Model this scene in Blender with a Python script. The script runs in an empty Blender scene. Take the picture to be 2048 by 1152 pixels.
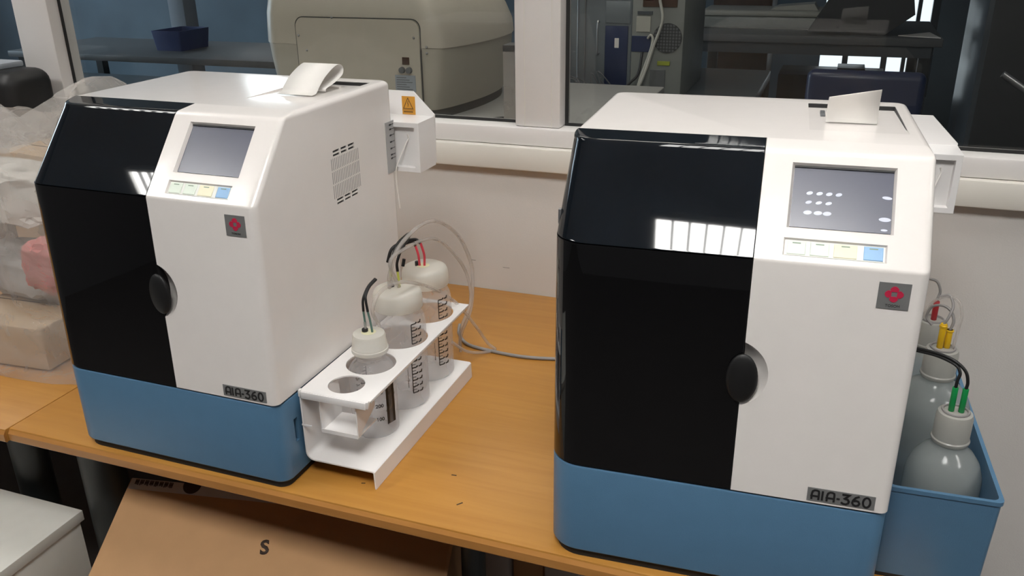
import bpy, bmesh, math, random
from mathutils import Vector, Matrix
random.seed(4)
S = bpy.context.scene
C = bpy.context.collection
PI = math.pi
T = 0.74                                   # height of the table top

# ------------------------------------------------------------------ camera
cam = bpy.data.objects.new('camera', bpy.data.cameras.new('camera'))
C.objects.link(cam)
cam.data.sensor_width = 36.0
cam.data.lens = 1732.39 / 2048 * 36.0
cam.data.clip_start = 0.02
pitch, roll, yaw = 0.39410, -0.01420, 0.35630
fwd = Vector((-math.sin(yaw) * math.cos(pitch), math.cos(yaw) * math.cos(pitch), -math.sin(pitch)))
rt = Vector((math.cos(yaw), math.sin(yaw), 0))
up = rt.cross(fwd)
r2 = rt * math.cos(roll) + up * math.sin(roll)
u2 = up * math.cos(roll) - rt * math.sin(roll)
m = Matrix((r2, u2, -fwd)).transposed().to_4x4()
m.translation = (0, -1.3, 0.7631 + T)
cam.matrix_world = m
S.camera = cam

# ------------------------------------------------------------------ world, exposure, lamp levels
w = bpy.data.worlds.new('world'); S.world = w; w.use_nodes = True
w.node_tree.nodes['Background'].inputs[0].default_value = (0.9, 0.95, 1, 1)
w.node_tree.nodes['Background'].inputs[1].default_value = 0.02
S.view_settings.view_transform = 'Standard'
S.view_settings.look = 'None'
S.view_settings.gamma = 1.0
S.view_settings.use_curve_mapping = False
S.view_settings.exposure = 0.0
S.cycles.max_bounces = 10
S.cycles.transparent_max_bounces = 24
S.cycles.sample_clamp_indirect = 6.0
LAMP = 38.0                                # fluorescent ceiling lamps of the near room
DAY = 5.0                                  # windows of the far room
LAMP2 = 11.5                                # second row of ceiling lamps, nearer the window
FARFILL = 9.0                              # unseen lamp added to brighten the far room

# ------------------------------------------------------------------ materials
def new_mat(name):
    mt = bpy.data.materials.new(name); mt.use_nodes = True
    return mt, mt.node_tree, mt.node_tree.nodes['Principled BSDF']
def mat(name, col, rough=0.5, metal=0.0, coat=0.0, var=0.04, scale=30.0, bump=0.0, bscale=200.0, spec=0.5):
    mt, nt, b = new_mat(name)
    tc = nt.nodes.new('ShaderNodeTexCoord')
    nz = nt.nodes.new('ShaderNodeTexNoise'); nz.inputs['Scale'].default_value = scale; nz.inputs['Detail'].default_value = 4
    nt.links.new(tc.outputs['Object'], nz.inputs['Vector'])
    cr = nt.nodes.new('ShaderNodeValToRGB')
    a = [max(0, c * (1 - var)) for c in col]; z = [min(1, c * (1 + var)) for c in col]
    cr.color_ramp.elements[0].color = (*a, 1); cr.color_ramp.elements[1].color = (*z, 1)
    cr.color_ramp.elements[0].position = 0.3; cr.color_ramp.elements[1].position = 0.7
    nt.links.new(nz.outputs['Fac'], cr.inputs['Fac']); nt.links.new(cr.outputs['Color'], b.inputs['Base Color'])
    b.inputs['Roughness'].default_value = rough; b.inputs['Metallic'].default_value = metal
    b.inputs['Coat Weight'].default_value = coat; b.inputs['Specular IOR Level'].default_value = spec
    b.inputs['Coat Roughness'].default_value = 0.05
    if bump:
        n2 = nt.nodes.new('ShaderNodeTexNoise'); n2.inputs['Scale'].default_value = bscale
        nt.links.new(tc.outputs['Object'], n2.inputs['Vector'])
        bp = nt.nodes.new('ShaderNodeBump'); bp.inputs['Strength'].default_value = bump; bp.inputs['Distance'].default_value = 0.002
        nt.links.new(n2.outputs['Fac'], bp.inputs['Height']); nt.links.new(bp.outputs['Normal'], b.inputs['Normal'])
    return mt
def emit(name, col, s):
    mt, nt, b = new_mat(name)
    nt.nodes.remove(b)
    e = nt.nodes.new('ShaderNodeEmission'); e.inputs[0].default_value = (*col, 1); e.inputs[1].default_value = s
    nt.links.new(e.outputs[0], nt.nodes['Material Output'].inputs[0])
    return mt
def clearish(name, col, opacity, rough=0.2, tint=(1, 1, 1), trans=0.3, wrinkle=0.0):
    """thin milky plastic: part transparent, part diffuse / translucent, glossy skin"""
    mt, nt, b = new_mat(name)
    b.inputs['Base Color'].default_value = (*col, 1); b.inputs['Roughness'].default_value = rough
    tl = nt.nodes.new('ShaderNodeBsdfTranslucent'); tl.inputs[0].default_value = (*col, 1)
    m1 = nt.nodes.new('ShaderNodeMixShader'); m1.inputs[0].default_value = trans
    nt.links.new(b.outputs[0], m1.inputs[1]); nt.links.new(tl.outputs[0], m1.inputs[2])
    tr = nt.nodes.new('ShaderNodeBsdfTransparent'); tr.inputs[0].default_value = (*tint, 1)
    m2 = nt.nodes.new('ShaderNodeMixShader')
    tc = nt.nodes.new('ShaderNodeTexCoord')
    nz = nt.nodes.new('ShaderNodeTexNoise'); nz.inputs['Scale'].default_value = 18
    nt.links.new(tc.outputs['Object'], nz.inputs['Vector'])
    mr = nt.nodes.new('ShaderNodeMapRange'); mr.inputs[3].default_value = opacity - 0.08; mr.inputs[4].default_value = min(1, opacity + 0.08)
    nt.links.new(nz.outputs['Fac'], mr.inputs[0]); nt.links.new(mr.outputs[0], m2.inputs[0])
    nt.links.new(tr.outputs[0], m2.inputs[1]); nt.links.new(m1.outputs[0], m2.inputs[2])
    nt.links.new(m2.outputs[0], nt.nodes['Material Output'].inputs[0])
    if wrinkle:
        n2 = nt.nodes.new('ShaderNodeTexNoise'); n2.inputs['Scale'].default_value = 14; n2.inputs['Detail'].default_value = 5; n2.inputs['Distortion'].default_value = 1.2
        nt.links.new(tc.outputs['Object'], n2.inputs['Vector'])
        bp = nt.nodes.new('ShaderNodeBump'); bp.inputs['Strength'].default_value = wrinkle; bp.inputs['Distance'].default_value = 0.02
        nt.links.new(n2.outputs['Fac'], bp.inputs['Height']); nt.links.new(bp.outputs['Normal'], b.inputs['Normal'])
    return mt
def glass(name, tint, ior=1.5):
    mt, nt, b = new_mat(name); nt.nodes.remove(b)
    tr = nt.nodes.new('ShaderNodeBsdfTransparent'); tr.inputs[0].default_value = (*tint, 1)
    gl = nt.nodes.new('ShaderNodeBsdfGlossy'); gl.inputs['Roughness'].default_value = 0.01
    fr = nt.nodes.new('ShaderNodeFresnel'); fr.inputs[0].default_value = ior
    ge = nt.nodes.new('ShaderNodeNewGeometry'); mr = nt.nodes.new('ShaderNodeMapRange')   # same index on both faces of the thin pane
    mr.inputs[3].default_value = ior; mr.inputs[4].default_value = 1 / ior
    nt.links.new(ge.outputs['Backfacing'], mr.inputs[0]); nt.links.new(mr.outputs[0], fr.inputs[0])
    mx = nt.nodes.new('ShaderNodeMixShader')
    nt.links.new(fr.outputs[0], mx.inputs[0]); nt.links.new(tr.outputs[0], mx.inputs[1]); nt.links.new(gl.outputs[0], mx.inputs[2])
    nt.links.new(mx.outputs[0], nt.nodes['Material Output'].inputs[0])
    return mt
def wood(name, c1, c2, rough=0.38):
    mt, nt, b = new_mat(name)
    tc = nt.nodes.new('ShaderNodeTexCoord'); mp = nt.nodes.new('ShaderNodeMapping')
    mp.inputs['Scale'].default_value = (3.0, 40.0, 40.0)
    nt.links.new(tc.outputs['Object'], mp.inputs['Vector'])
    nz = nt.nodes.new('ShaderNodeTexNoise'); nz.inputs['Scale'].default_value = 1.6; nz.inputs['Detail'].default_value = 6; nz.inputs['Distortion'].default_value = 0.6
    nt.links.new(mp.outputs[0], nz.inputs['Vector'])
    cr = nt.nodes.new('ShaderNodeValToRGB')
    cr.color_ramp.elements[0].color = (*c1, 1); cr.color_ramp.elements[1].color = (*c2, 1)
    cr.color_ramp.elements[0].position = 0.25; cr.color_ramp.elements[1].position = 0.75
    nt.links.new(nz.outputs['Fac'], cr.inputs['Fac'])
    n2 = nt.nodes.new('ShaderNodeTexNoise'); n2.inputs['Scale'].default_value = 4; n2.inputs['Detail'].default_value = 2
    nt.links.new(tc.outputs['Object'], n2.inputs['Vector'])
    mx = nt.nodes.new('ShaderNodeMix'); mx.data_type = 'RGBA'; mx.blend_type = 'MULTIPLY'
    mx.inputs[0].default_value = 0.25
    c2r = nt.nodes.new('ShaderNodeValToRGB'); c2r.color_ramp.elements[0].color = (0.72, 0.68, 0.6, 1); c2r.color_ramp.elements[0].position = 0.35; c2r.color_ramp.elements[1].position = 0.6
    nt.links.new(n2.outputs['Fac'], c2r.inputs['Fac'])
    nt.links.new(cr.outputs[0], mx.inputs[6]); nt.links.new(c2r.outputs[0], mx.inputs[7])
    nt.links.new(mx.outputs[2], b.inputs['Base Color'])
    b.inputs['Roughness'].default_value = rough
    return mt

M = {}
M['white'] = mat('white_plastic', (0.81, 0.768, 0.738), 0.17, var=0.01)
M['white_sheet'] = mat('white_painted_steel', (0.82, 0.80, 0.79), 0.28, var=0.01)
M['blue'] = mat('blue_plastic', (0.080, 0.175, 0.285), 0.33, var=0.03, bump=0.15, bscale=900)
M['black_gloss'] = mat('black_gloss_plastic', (0.005, 0.007, 0.010), 0.035, var=0.2, scale=15, spec=0.55)
M['black_door'] = mat('smoked_acrylic', (0.0035, 0.0035, 0.004), 0.02, spec=0.5)
M['black'] = mat('black_satin', (0.006, 0.006, 0.0065), 0.5)
M['rubber'] = mat('black_rubber', (0.012, 0.012, 0.012), 0.7)
M['plate'] = mat('grey_plate', (0.23, 0.23, 0.23), 0.35, metal=0.3)
M['strip'] = mat('strip_grey', (0.37, 0.365, 0.36), 0.45)
M['ink'] = mat('black_ink', (0.012, 0.012, 0.013), 0.5)
M['red'] = mat('red_enamel', (0.50, 0.022, 0.065), 0.35)
M['screen'] = mat('dark_display', (0.060, 0.065, 0.105), 0.28, var=0.08, scale=8, spec=1.0)
M['glare_smear'] = mat('finger_smear_glare', (0.62, 0.65, 0.78), 0.3)  # smears, with lamp glare put into the pale colour
M['mint'] = mat('mint_key', (0.70, 0.78, 0.68), 0.4)
M['cream'] = mat('cream_key', (0.82, 0.78, 0.57), 0.4)
M['bluekey'] = mat('blue_key', (0.26, 0.46, 0.72), 0.4)
M['keybed'] = mat('key_bed', (0.76, 0.77, 0.72), 0.4)
M['keymark'] = mat('key_mark', (0.22, 0.30, 0.22), 0.5)
M['grooveshade'] = mat('vent_groove_shade', (0.27, 0.26, 0.255), 0.6)
M['paper'] = mat('paper', (0.82, 0.79, 0.75), 0.7, var=0.01)
M['orange'] = mat('warning_orange', (0.60, 0.28, 0.03), 0.5)
M['brown_ink'] = mat('brown_ink', (0.10, 0.045, 0.01), 0.6)
M['steel'] = mat('steel', (0.45, 0.45, 0.46), 0.35, metal=0.9)
M['table'] = wood('beech_top', (0.43, 0.190, 0.034), (0.51, 0.245, 0.050))
M['edge'] = wood('beech_edge', (0.40, 0.175, 0.04), (0.48, 0.22, 0.06), 0.32)
M['leg'] = mat('dark_grey_steel', (0.022, 0.026, 0.026), 0.45)
M['wall'] = mat('wall_paint', (0.64, 0.612, 0.585), 0.75, var=0.02, scale=6, bump=0.12, bscale=300)
M['frame'] = mat('window_frame_white', (0.74, 0.71, 0.69), 0.4, var=0.02, scale=8)
M['sill'] = mat('sill_white', (0.70, 0.67, 0.61), 0.5, var=0.04, scale=6)
M['gasket'] = mat('window_gasket', (0.012, 0.012, 0.012), 0.6)
M['ceiling'] = mat('ceiling_white', (0.75, 0.75, 0.74), 0.9)
M['roomwall'] = mat('room_wall', (0.24, 0.24, 0.25), 0.85)
M['floor'] = mat('grey_floor', (0.10, 0.09, 0.085), 0.5, var=0.1, scale=8)
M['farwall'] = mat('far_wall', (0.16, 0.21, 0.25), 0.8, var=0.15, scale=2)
M['glass'] = glass('window_glass', (0.89, 0.895, 0.885))
M['cardboard'] = mat('cardboard', (0.40, 0.225, 0.105), 0.75, var=0.05, scale=14)
M['carton_white'] = mat('carton_white_print', (0.42, 0.38, 0.36), 0.7)
M['carton_ink'] = mat('carton_ink', (0.035, 0.018, 0.010), 0.7)
M['beigebox'] = mat('beige_board', (0.46, 0.345, 0.235), 0.75, var=0.03)
M['cab'] = mat('white_laminate', (0.72, 0.715, 0.665), 0.45, var=0.02)
M['bag'] = clearish('plastic_film', (0.86, 0.83, 0.80), 0.29, 0.12, (0.99, 0.985, 0.98), 0.5, wrinkle=0.9)
M['bottle'] = clearish('milky_plastic', (0.90, 0.90, 0.92), 0.27, 0.12, (0.985, 0.985, 0.99), 0.5)
M['cap'] = clearish('frosted_cap', (0.88, 0.865, 0.80), 0.80, 0.30, (1, 1, 1), 0.4)
M['carboy'] = clearish('grey_milky_plastic', (0.50, 0.53, 0.52), 0.62, 0.11, (0.85, 0.9, 0.9), 0.4)
M['carboycap'] = clearish('grey_frosted_cap', (0.56, 0.55, 0.51), 0.85, 0.3, (0.9, 0.9, 0.88), 0.35)
M['tube'] = clearish('clear_hose', (0.80, 0.77, 0.75), 0.30, 0.05, (0.9, 0.88, 0.86), 0.3)
M['greenplug'] = mat('green_plug', (0.004, 0.24, 0.06), 0.35)
M['yellowplug'] = mat('yellow_plug', (0.70, 0.42, 0.01), 0.35)
M['yellowgreen'] = mat('yellow_green', (0.62, 0.66, 0.12), 0.4)
M['redwire'] = mat('red_wire', (0.75, 0.07, 0.10), 0.4)
M['darkred'] = mat('dark_red_plug', (0.38, 0.025, 0.03), 0.4)
M['tealwire'] = mat('teal_wire', (0.11, 0.20, 0.17), 0.4)
M['greycable'] = mat('grey_cable', (0.27, 0.255, 0.25), 0.45)
M['olive'] = mat('olive_ring', (0.76, 0.74, 0.50), 0.4)
M['redpack'] = mat('red_packet', (0.50, 0.16, 0.15), 0.5, var=0.2, scale=20)
M['greypack'] = mat('grey_packet', (0.33, 0.32, 0.31), 0.6, var=0.3, scale=12)
M['whitepack'] = mat('pale_packet', (0.62, 0.59, 0.55), 0.6, var=0.1, scale=12)
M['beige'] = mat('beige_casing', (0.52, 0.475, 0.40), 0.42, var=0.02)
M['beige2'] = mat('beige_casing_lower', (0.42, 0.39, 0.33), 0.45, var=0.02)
M['darkseam'] = mat('dark_seam', (0.05, 0.05, 0.048), 0.6)
M['counter'] = mat('far_counter', (0.36, 0.355, 0.34), 0.35)
M['bench'] = mat('far_dark_bench', (0.07, 0.08, 0.09), 0.3)
M['pccase'] = mat('pc_case', (0.24, 0.25, 0.235), 0.5, var=0.06)
M['navy'] = mat('navy_door', (0.018, 0.03, 0.085), 0.3)
M['cabframe'] = mat('grey_cabinet', (0.19, 0.215, 0.235), 0.4)
M['dgrey'] = mat('dark_grey_plastic', (0.035, 0.037, 0.038), 0.5)
M['mgrey'] = mat('mid_grey', (0.12, 0.125, 0.13), 0.5)
M['brownwood'] = mat('brown_wood', (0.065, 0.03, 0.015), 0.5, var=0.2)
M['bluebox'] = mat('blue_crate', (0.02, 0.045, 0.17), 0.5)
M['limelabel'] = mat('lime_label', (0.32, 0.36, 0.03), 0.5)
M['cablewhite'] = mat('white_cable', (0.42, 0.41, 0.37), 0.5)
M['palecol'] = mat('pale_column', (0.33, 0.36, 0.40), 0.7)
M['lampw'] = emit('lamp_diffuser', (1.0, 0.985, 0.95), LAMP)
M['lampw2'] = emit('lamp_diffuser_dim', (1.0, 0.985, 0.95), LAMP2)
M['fillfar'] = emit('far_fill_diffuser', (1.0, 0.96, 0.88), FARFILL)
M['day'] = emit('daylight', (0.86, 0.94, 1.0), DAY)
M['dayweak'] = emit('daylight_low', (0.80, 0.92, 1.0), 1.6)
M['dayside'] = emit('daylight_side', (0.66, 0.84, 1.0), 9.0)

# ------------------------------------------------------------------ mesh helpers
def finish(name, bm, mt, parent=None, smooth=35, loc=None):
    bmesh.ops.recalc_face_normals(bm, faces=bm.faces)
    me = bpy.data.meshes.new(name); bm.to_mesh(me); bm.free()
    o = bpy.data.objects.new(name, me); C.objects.link(o)
    me.materials.append(mt)
    if smooth:
        me.polygons.foreach_set('use_smooth', [True] * len(me.polygons))
        me.set_sharp_from_angle(angle=math.radians(smooth))
    if parent: o.parent = parent
    if loc: o.location = loc
    return o
def tag(o, label=None, cat=None, group=None, kind=None):
    if label: o['label'] = label
    if cat: o['category'] = cat
    if group: o['group'] = group
    if kind: o['kind'] = kind
    return o
def thing(name, label, cat, loc=(0, 0, 0), rz=0.0, group=None):
    o = bpy.data.objects.new(name, None); C.objects.link(o)
    o.empty_display_size = 0.05
    o.location = loc; o.rotation_euler = (0, 0, rz)
    return tag(o, label, cat, group)
def B(): return bmesh.new()
def box(bm, a, b, bev=0.0, seg=2, mtx=None):
    """axis box between corners a and b"""
    r = bmesh.ops.create_cube(bm, size=1)
    vs = r['verts']
    for v in vs:
        v.co = Vector([(a[i] + b[i]) / 2 + v.co[i] * (b[i] - a[i]) for i in range(3)])
    es = list({e for v in vs for e in v.link_edges})
    if bev:
        rr = bmesh.ops.bevel(bm, geom=es, offset=bev, segments=seg, profile=0.5, affect='EDGES')
        vs = list({v for f in rr['faces'] for v in f.verts} | {v for v in vs if v.is_valid})
    if mtx is not None: bmesh.ops.transform(bm, matrix=mtx, verts=vs)
    return vs
def ring_mesh(bm, rings, cap0=True, cap1=True, closed=True):
    rs = [[bm.verts.new(p) for p in r] for r in rings]
    n = len(rs[0])
    for a, b in zip(rs, rs[1:]):
        for i in range(n if closed else n - 1):
            j = (i + 1) % n
            try: bm.faces.new((a[i], a[j], b[j], b[i]))
            except ValueError: pass
    if cap0: bm.faces.new(rs[0][::-1])
    if cap1: bm.faces.new(rs[-1])
    return rs
def lathe(bm, prof, seg=32, c=(0, 0, 0), cap0=True, cap1=True):
    rings = []
    for r, z in prof:
        r = max(r, 1e-4)
        rings.append([(c[0] + r * math.cos(2 * PI * k / seg), c[1] + r * math.sin(2 * PI * k / seg), c[2] + z) for k in range(seg)])
    ring_mesh(bm, rings, cap0, cap1)
def catmull(pts, n=8):
    P = [Vector(p) for p in pts]; out = []
    for i in range(len(P) - 1):
        p0 = P[i - 1] if i else P[0] * 2 - P[1]
        p1, p2 = P[i], P[i + 1]
        p3 = P[i + 2] if i + 2 < len(P) else P[-1] * 2 - P[-2]
        for k in range(n):
            t = k / n
            out.append(0.5 * ((2 * p1) + (p2 - p0) * t + (2 * p0 - 5 * p1 + 4 * p2 - p3) * t * t + (3 * p1 - p0 - 3 * p2 + p3) * t ** 3))
    out.append(P[-1]); return out
def tube(bm, pts, r, seg=8, n=8, smooth=True):
    P = catmull(pts, n) if smooth and len(pts) > 2 else [Vector(p) for p in pts]
    rings = []; nrm = None
    for i, p in enumerate(P):
        t = (P[min(i + 1, len(P) - 1)] - P[max(i - 1, 0)]).normalized()
        if nrm is None:
            nrm = t.orthogonal().normalized()
        nrm = (nrm - t * nrm.dot(t)).normalized()
        bn = t.cross(nrm)
        rr = r(i / (len(P) - 1)) if callable(r) else r
        rings.append([p + (nrm * math.cos(2 * PI * k / seg) + bn * math.sin(2 * PI * k / seg)) * rr for k in range(seg)])
    ring_mesh(bm, rings)
def prism(bm, poly, f, d):
    """poly: 2-D points; f(x,y,h) -> 3-D; extruded from h=0 to h=d"""
    ring_mesh(bm, [[f(x, y, 0) for x, y in poly], [f(x, y, d) for x, y in poly]])
def ribbon(bm, pts, wd, f, d, closed=False):
    """flat stroke along 2-D points with mitred corners"""
    n = len(pts); L = []; R = []
    for i in range(n):
        p = Vector(pts[i])
        a = Vector(pts[(i - 1) % n]) if (closed or i) else None
        b = Vector(pts[(i + 1) % n]) if (closed or i < n - 1) else None
        d1 = (p - a).normalized() if a is not None else (b - p).normalized()
        d2 = (b - p).normalized() if b is not None else d1
        n1 = Vector((-d1.y, d1.x)); n2 = Vector((-d2.y, d2.x))
        mm = (n1 + n2)
        mm = mm.normalized() if mm.length > 1e-6 else n1
        k = wd / 2 / max(0.45, mm.dot(n1))
        L.append(p + mm * k); R.append(p - mm * k)
    m_ = n if closed else n - 1
    lo = [[bm.verts.new(f(q.x, q.y, h)) for q in L] for h in (0, d)]
    ro = [[bm.verts.new(f(q.x, q.y, h)) for q in R] for h in (0, d)]
    for i in range(m_):
        j = (i + 1) % n
        for h, fl in ((0, 1), (1, 0)):
            q = [lo[h][i], lo[h][j], ro[h][j], ro[h][i]]
            bm.faces.new(q[::-1] if fl else q)
        bm.faces.new((lo[0][i], lo[0][j], lo[1][j], lo[1][i]))
        bm.faces.new((ro[0][j], ro[0][i], ro[1][i], ro[1][j]))
    if not closed:
        for i in (0, n - 1):
            bm.faces.new((lo[0][i], lo[1][i], ro[1][i], ro[0][i]))
def text_bm(txt, size, f, d, bold=0.0):
    """built-in font text as flat geometry mapped through f(x,y,h)"""
    cu = bpy.data.curves.new('text', 'FONT'); cu.body = txt; cu.size = size; cu.align_x = 'CENTER'; cu.align_y = 'CENTER'; cu.offset = bold
    cu.resolution_u = 3
    o = bpy.data.objects.new('text', cu); C.objects.link(o)
    dg = bpy.context.evaluated_depsgraph_get()
    me = bpy.data.meshes.new_from_object(o.evaluated_get(dg))
    bm = B(); bm.from_mesh(me)
    bpy.data.objects.remove(o); bpy.data.meshes.remove(me); bpy.data.curves.remove(cu)
    r = bmesh.ops.extrude_face_region(bm, geom=bm.faces[:])
    nv = {g for g in r['geom'] if isinstance(g, bmesh.types.BMVert)}
    for v in bm.verts: v.co = Vector(f(v.co.x, v.co.y, d if v in nv else 0))
    return bm
def cut(o, cutter_bm):
    """subtract a cutter from an object's mesh"""
    bmesh.ops.recalc_face_normals(cutter_bm, faces=cutter_bm.faces)
    me = bpy.data.meshes.new('cutter'); cutter_bm.to_mesh(me); cutter_bm.free()
    c = bpy.data.objects.new('cutter', me); C.objects.link(c)
    bpy.context.view_layer.update()
    c.matrix_world = o.matrix_world.copy()
    md = o.modifiers.new('b', 'BOOLEAN'); md.object = c; md.operation = 'DIFFERENCE'; md.solver = 'EXACT'
    dg = bpy.context.evaluated_depsgraph_get()
    nm = bpy.data.meshes.new_from_object(o.evaluated_get(dg))
    o.modifiers.clear(); old = o.data; o.data = nm
    bpy.data.meshes.remove(old); bpy.data.objects.remove(c); bpy.data.meshes.remove(me)
    nm.polygons.foreach_set('use_smooth', [True] * len(nm.polygons))
    nm.set_sharp_from_angle(angle=math.radians(32))
def arc(cx, cy, r, a0, a1, n):
    return [(cx + r * math.cos(math.radians(a0 + (a1 - a0) * k / n)), cy + r * math.sin(math.radians(a0 + (a1 - a0) * k / n))) for k in range(n + 1)]
def rrect(x0, y0, x1, y1, r=(0, 0, 0, 0), n=6):
    """counter-clockwise rounded rectangle; radii front-left, front-right, back-right, back-left"""
    P = []
    for (cx, cy, a, rr) in ((x0 + r[0], y0 + r[0], 180, r[0]), (x1 - r[1], y0 + r[1], 270, r[1]), (x1 - r[2], y1 - r[2], 0, r[2]), (x0 + r[3], y1 - r[3], 90, r[3])):
        P += arc(cx, cy, max(rr, 1e-4), a, a + 90, n)
    return P
def copy_tree(o, parent=None):
    c = o.copy(); C.objects.link(c); c.parent = parent
    for ch in list(o.children): copy_tree(ch, c)
    return c
def struct(name, bm, mt, parent=None, smooth=0):
    o = finish(name, bm, mt, parent, smooth); o['kind'] = 'structure'; return o

# ------------------------------------------------------------------ the room
X0, X1, YB, CE = -3.6, 3.4, -4.2, T + 1.93
WY = 0.403                                 # face of the window wall
b = B(); box(b, (-8.0, YB, -0.05), (5.0, 7.2, 0)); struct('floor', b, M['floor'])
b = B(); box(b, (-8.0, YB, CE), (5.0, 7.2, CE + 0.05)); struct('ceiling', b, M['ceiling'])
b = B(); box(b, (X0, WY, 0), (X1, WY + 0.12, T + 0.340)); box(b, (X0, WY, T + 1.55), (X1, WY + 0.12, CE))
struct('wall_back', b, M['wall'])
b = B(); box(b, (X0 - 0.1, YB, 0), (X0, WY + 0.12, CE)); struct('wall_left', b, M['roomwall'])
b = B(); box(b, (X1, YB, 0), (X1 + 0.1, WY + 0.12, CE)); struct('wall_right', b, M['roomwall'])
b = B(); box(b, (X0, YB - 0.1, 0), (X1, YB, CE)); struct('wall_front', b, M['roomwall'])
# sill board
b = B(); box(b, (X0, 0.3750, T + 0.2900), (X1, WY + 0.02, T + 0.3400), 0.004); struct('trim_1', b, M['sill'], smooth=40)
# window: frame members and panes
win = bpy.data.objects.new('window_1', None); C.objects.link(win); win['kind'] = 'structure'
GY = 0.438
def member(name, a, c, bev=0.004):
    bb = B(); box(bb, a, c, bev); return finish(name, bb, M['frame'], win, 40)
member('bottom_rail', (X0, WY - 0.014, T + 0.3405), (X1, WY + 0.07, T + 0.3785))
member('top_rail', (X0, WY - 0.003, T + 1.49), (X1, WY + 0.07, T + 1.56))
member('post', (-1.9545, WY - 0.004, T + 0.379), (-1.841, WY + 0.07, T + 1.49))
member('mullion', (-0.6202, WY - 0.004, T + 0.379), (-0.5219, WY + 0.07, T + 1.49))
member('post', (1.35, WY - 0.004, T + 0.379), (1.45, WY + 0.07, T + 1.49))
# fine seams where the mullion is clipped onto the frame
for x in (-0.599, -0.541):
    bb = B(); box(bb, (x, WY - 0.0046, T + 0.379), (x + 0.0012, WY - 0.003, T + 1.49)); finish('mullion_seam', bb, M['sill'], win, 0)
for x0, x1 in ((X0, -1.9545), (-1.841, -0.6202), (-0.5219, 1.35), (1.45, X1)):
    bb = B(); box(bb, (x0, GY, T + 0.3787), (x1, GY + 0.005, T + 1.489)); finish('pane', bb, M['glass'], win, 0)
    bb = B()
    box(bb, (x0, GY - 0.004, T + 0.3786), (x1, GY - 0.0005, T + 0.3846))
    box(bb, (x0, GY - 0.004, T + 0.3846), (x0 + 0.007, GY - 0.0005, T + 1.489)); box(bb, (x1 - 0.007, GY - 0.004, T + 0.3846), (x1, GY - 0.0005, T + 1.489))
    finish('gasket', bb, M['gasket'], win, 0)
# small scuffs on the wall paint
wb = bpy.data.objects['wall_back']
for (x, z, l) in ((-0.732, T + 0.064, 0.011), (-0.655, T + 0.055, 0.016), (0.30, T - 0.36, 0.02)):
    bb = B(); box(bb, (x, WY - 0.0006, z), (x + l, WY, z + 0.0012)); finish('scuff', bb, M['greycable'], wb, 0)

# ceiling lamps with louvre blades
def ceiling_lamp(x0, x1, y0, y1, label, mt, blades=True, group='louvred ceiling lamps'):
    t = thing('ceiling_lamp', label, 'lamp', ((x0 + x1) / 2, (y0 + y1) / 2, CE - 0.06), 0, group)
    hx, hy = (x1 - x0) / 2, (y1 - y0) / 2
    bb = B(); ring_mesh(bb, [[(-hx - .02, -hy - .02, .06), (hx + .02, -hy - .02, .06), (hx + .02, hy + .02, .06), (-hx - .02, hy + .02, .06)],
                            [(-hx - .02, -hy - .02, 0), (hx + .02, -hy - .02, 0), (hx + .02, hy + .02, 0), (-hx - .02, hy + .02, 0)],
                            [(-hx, -hy, 0), (hx, -hy, 0), (hx, hy, 0), (-hx, hy, 0)], [(-hx, -hy, .05), (hx, -hy, .05), (hx, hy, .05), (-hx, hy, .05)]], True, True)
    finish('housing', bb, M['ceiling'], t, 0)
    bb = B(); box(bb, (-hx + .001, -hy + .001, .022), (hx - .001, hy - .001, .026)); finish('diffuser', bb, mt, t, 0)
    if blades:
        n = int((x1 - x0) / 0.055)
        for k in range(1, n):
            x = -hx + k * 2 * hx / n
            bb = B(); box(bb, (x - .004, -hy, .001), (x + .004, hy, .021)); finish('louvre_blade', bb, M['mgrey'], t, 0)
ceiling_lamp(-0.385, 0.215, -0.45, 0.15, 'dimmer ceiling lamp near the window above the right analyzer', M['lampw2'])
ceiling_lamp(-2.51, -1.91, -0.45, 0.15, 'dimmer ceiling lamp near the window above the plastic bag', M['lampw2'])
ceiling_lamp(1.75, 2.35, -0.45, 0.15, 'dimmer ceiling lamp near the window on the right', M['lampw2'])
ceiling_lamp(-0.385, 0.215, -1.80, -1.205, 'louvred fluorescent ceiling lamp above the photographer', M['lampw'])
ceiling_lamp(-2.51, -1.91, -1.80, -1.205, 'louvred fluorescent ceiling lamp over the left side of the room', M['lampw'])
ceiling_lamp(1.75, 2.35, -1.80, -1.205, 'added louvred ceiling lamp over the right side of the room', M['lampw'])  # unseen third lamp, added to brighten the rack and left analyzer's side

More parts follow.
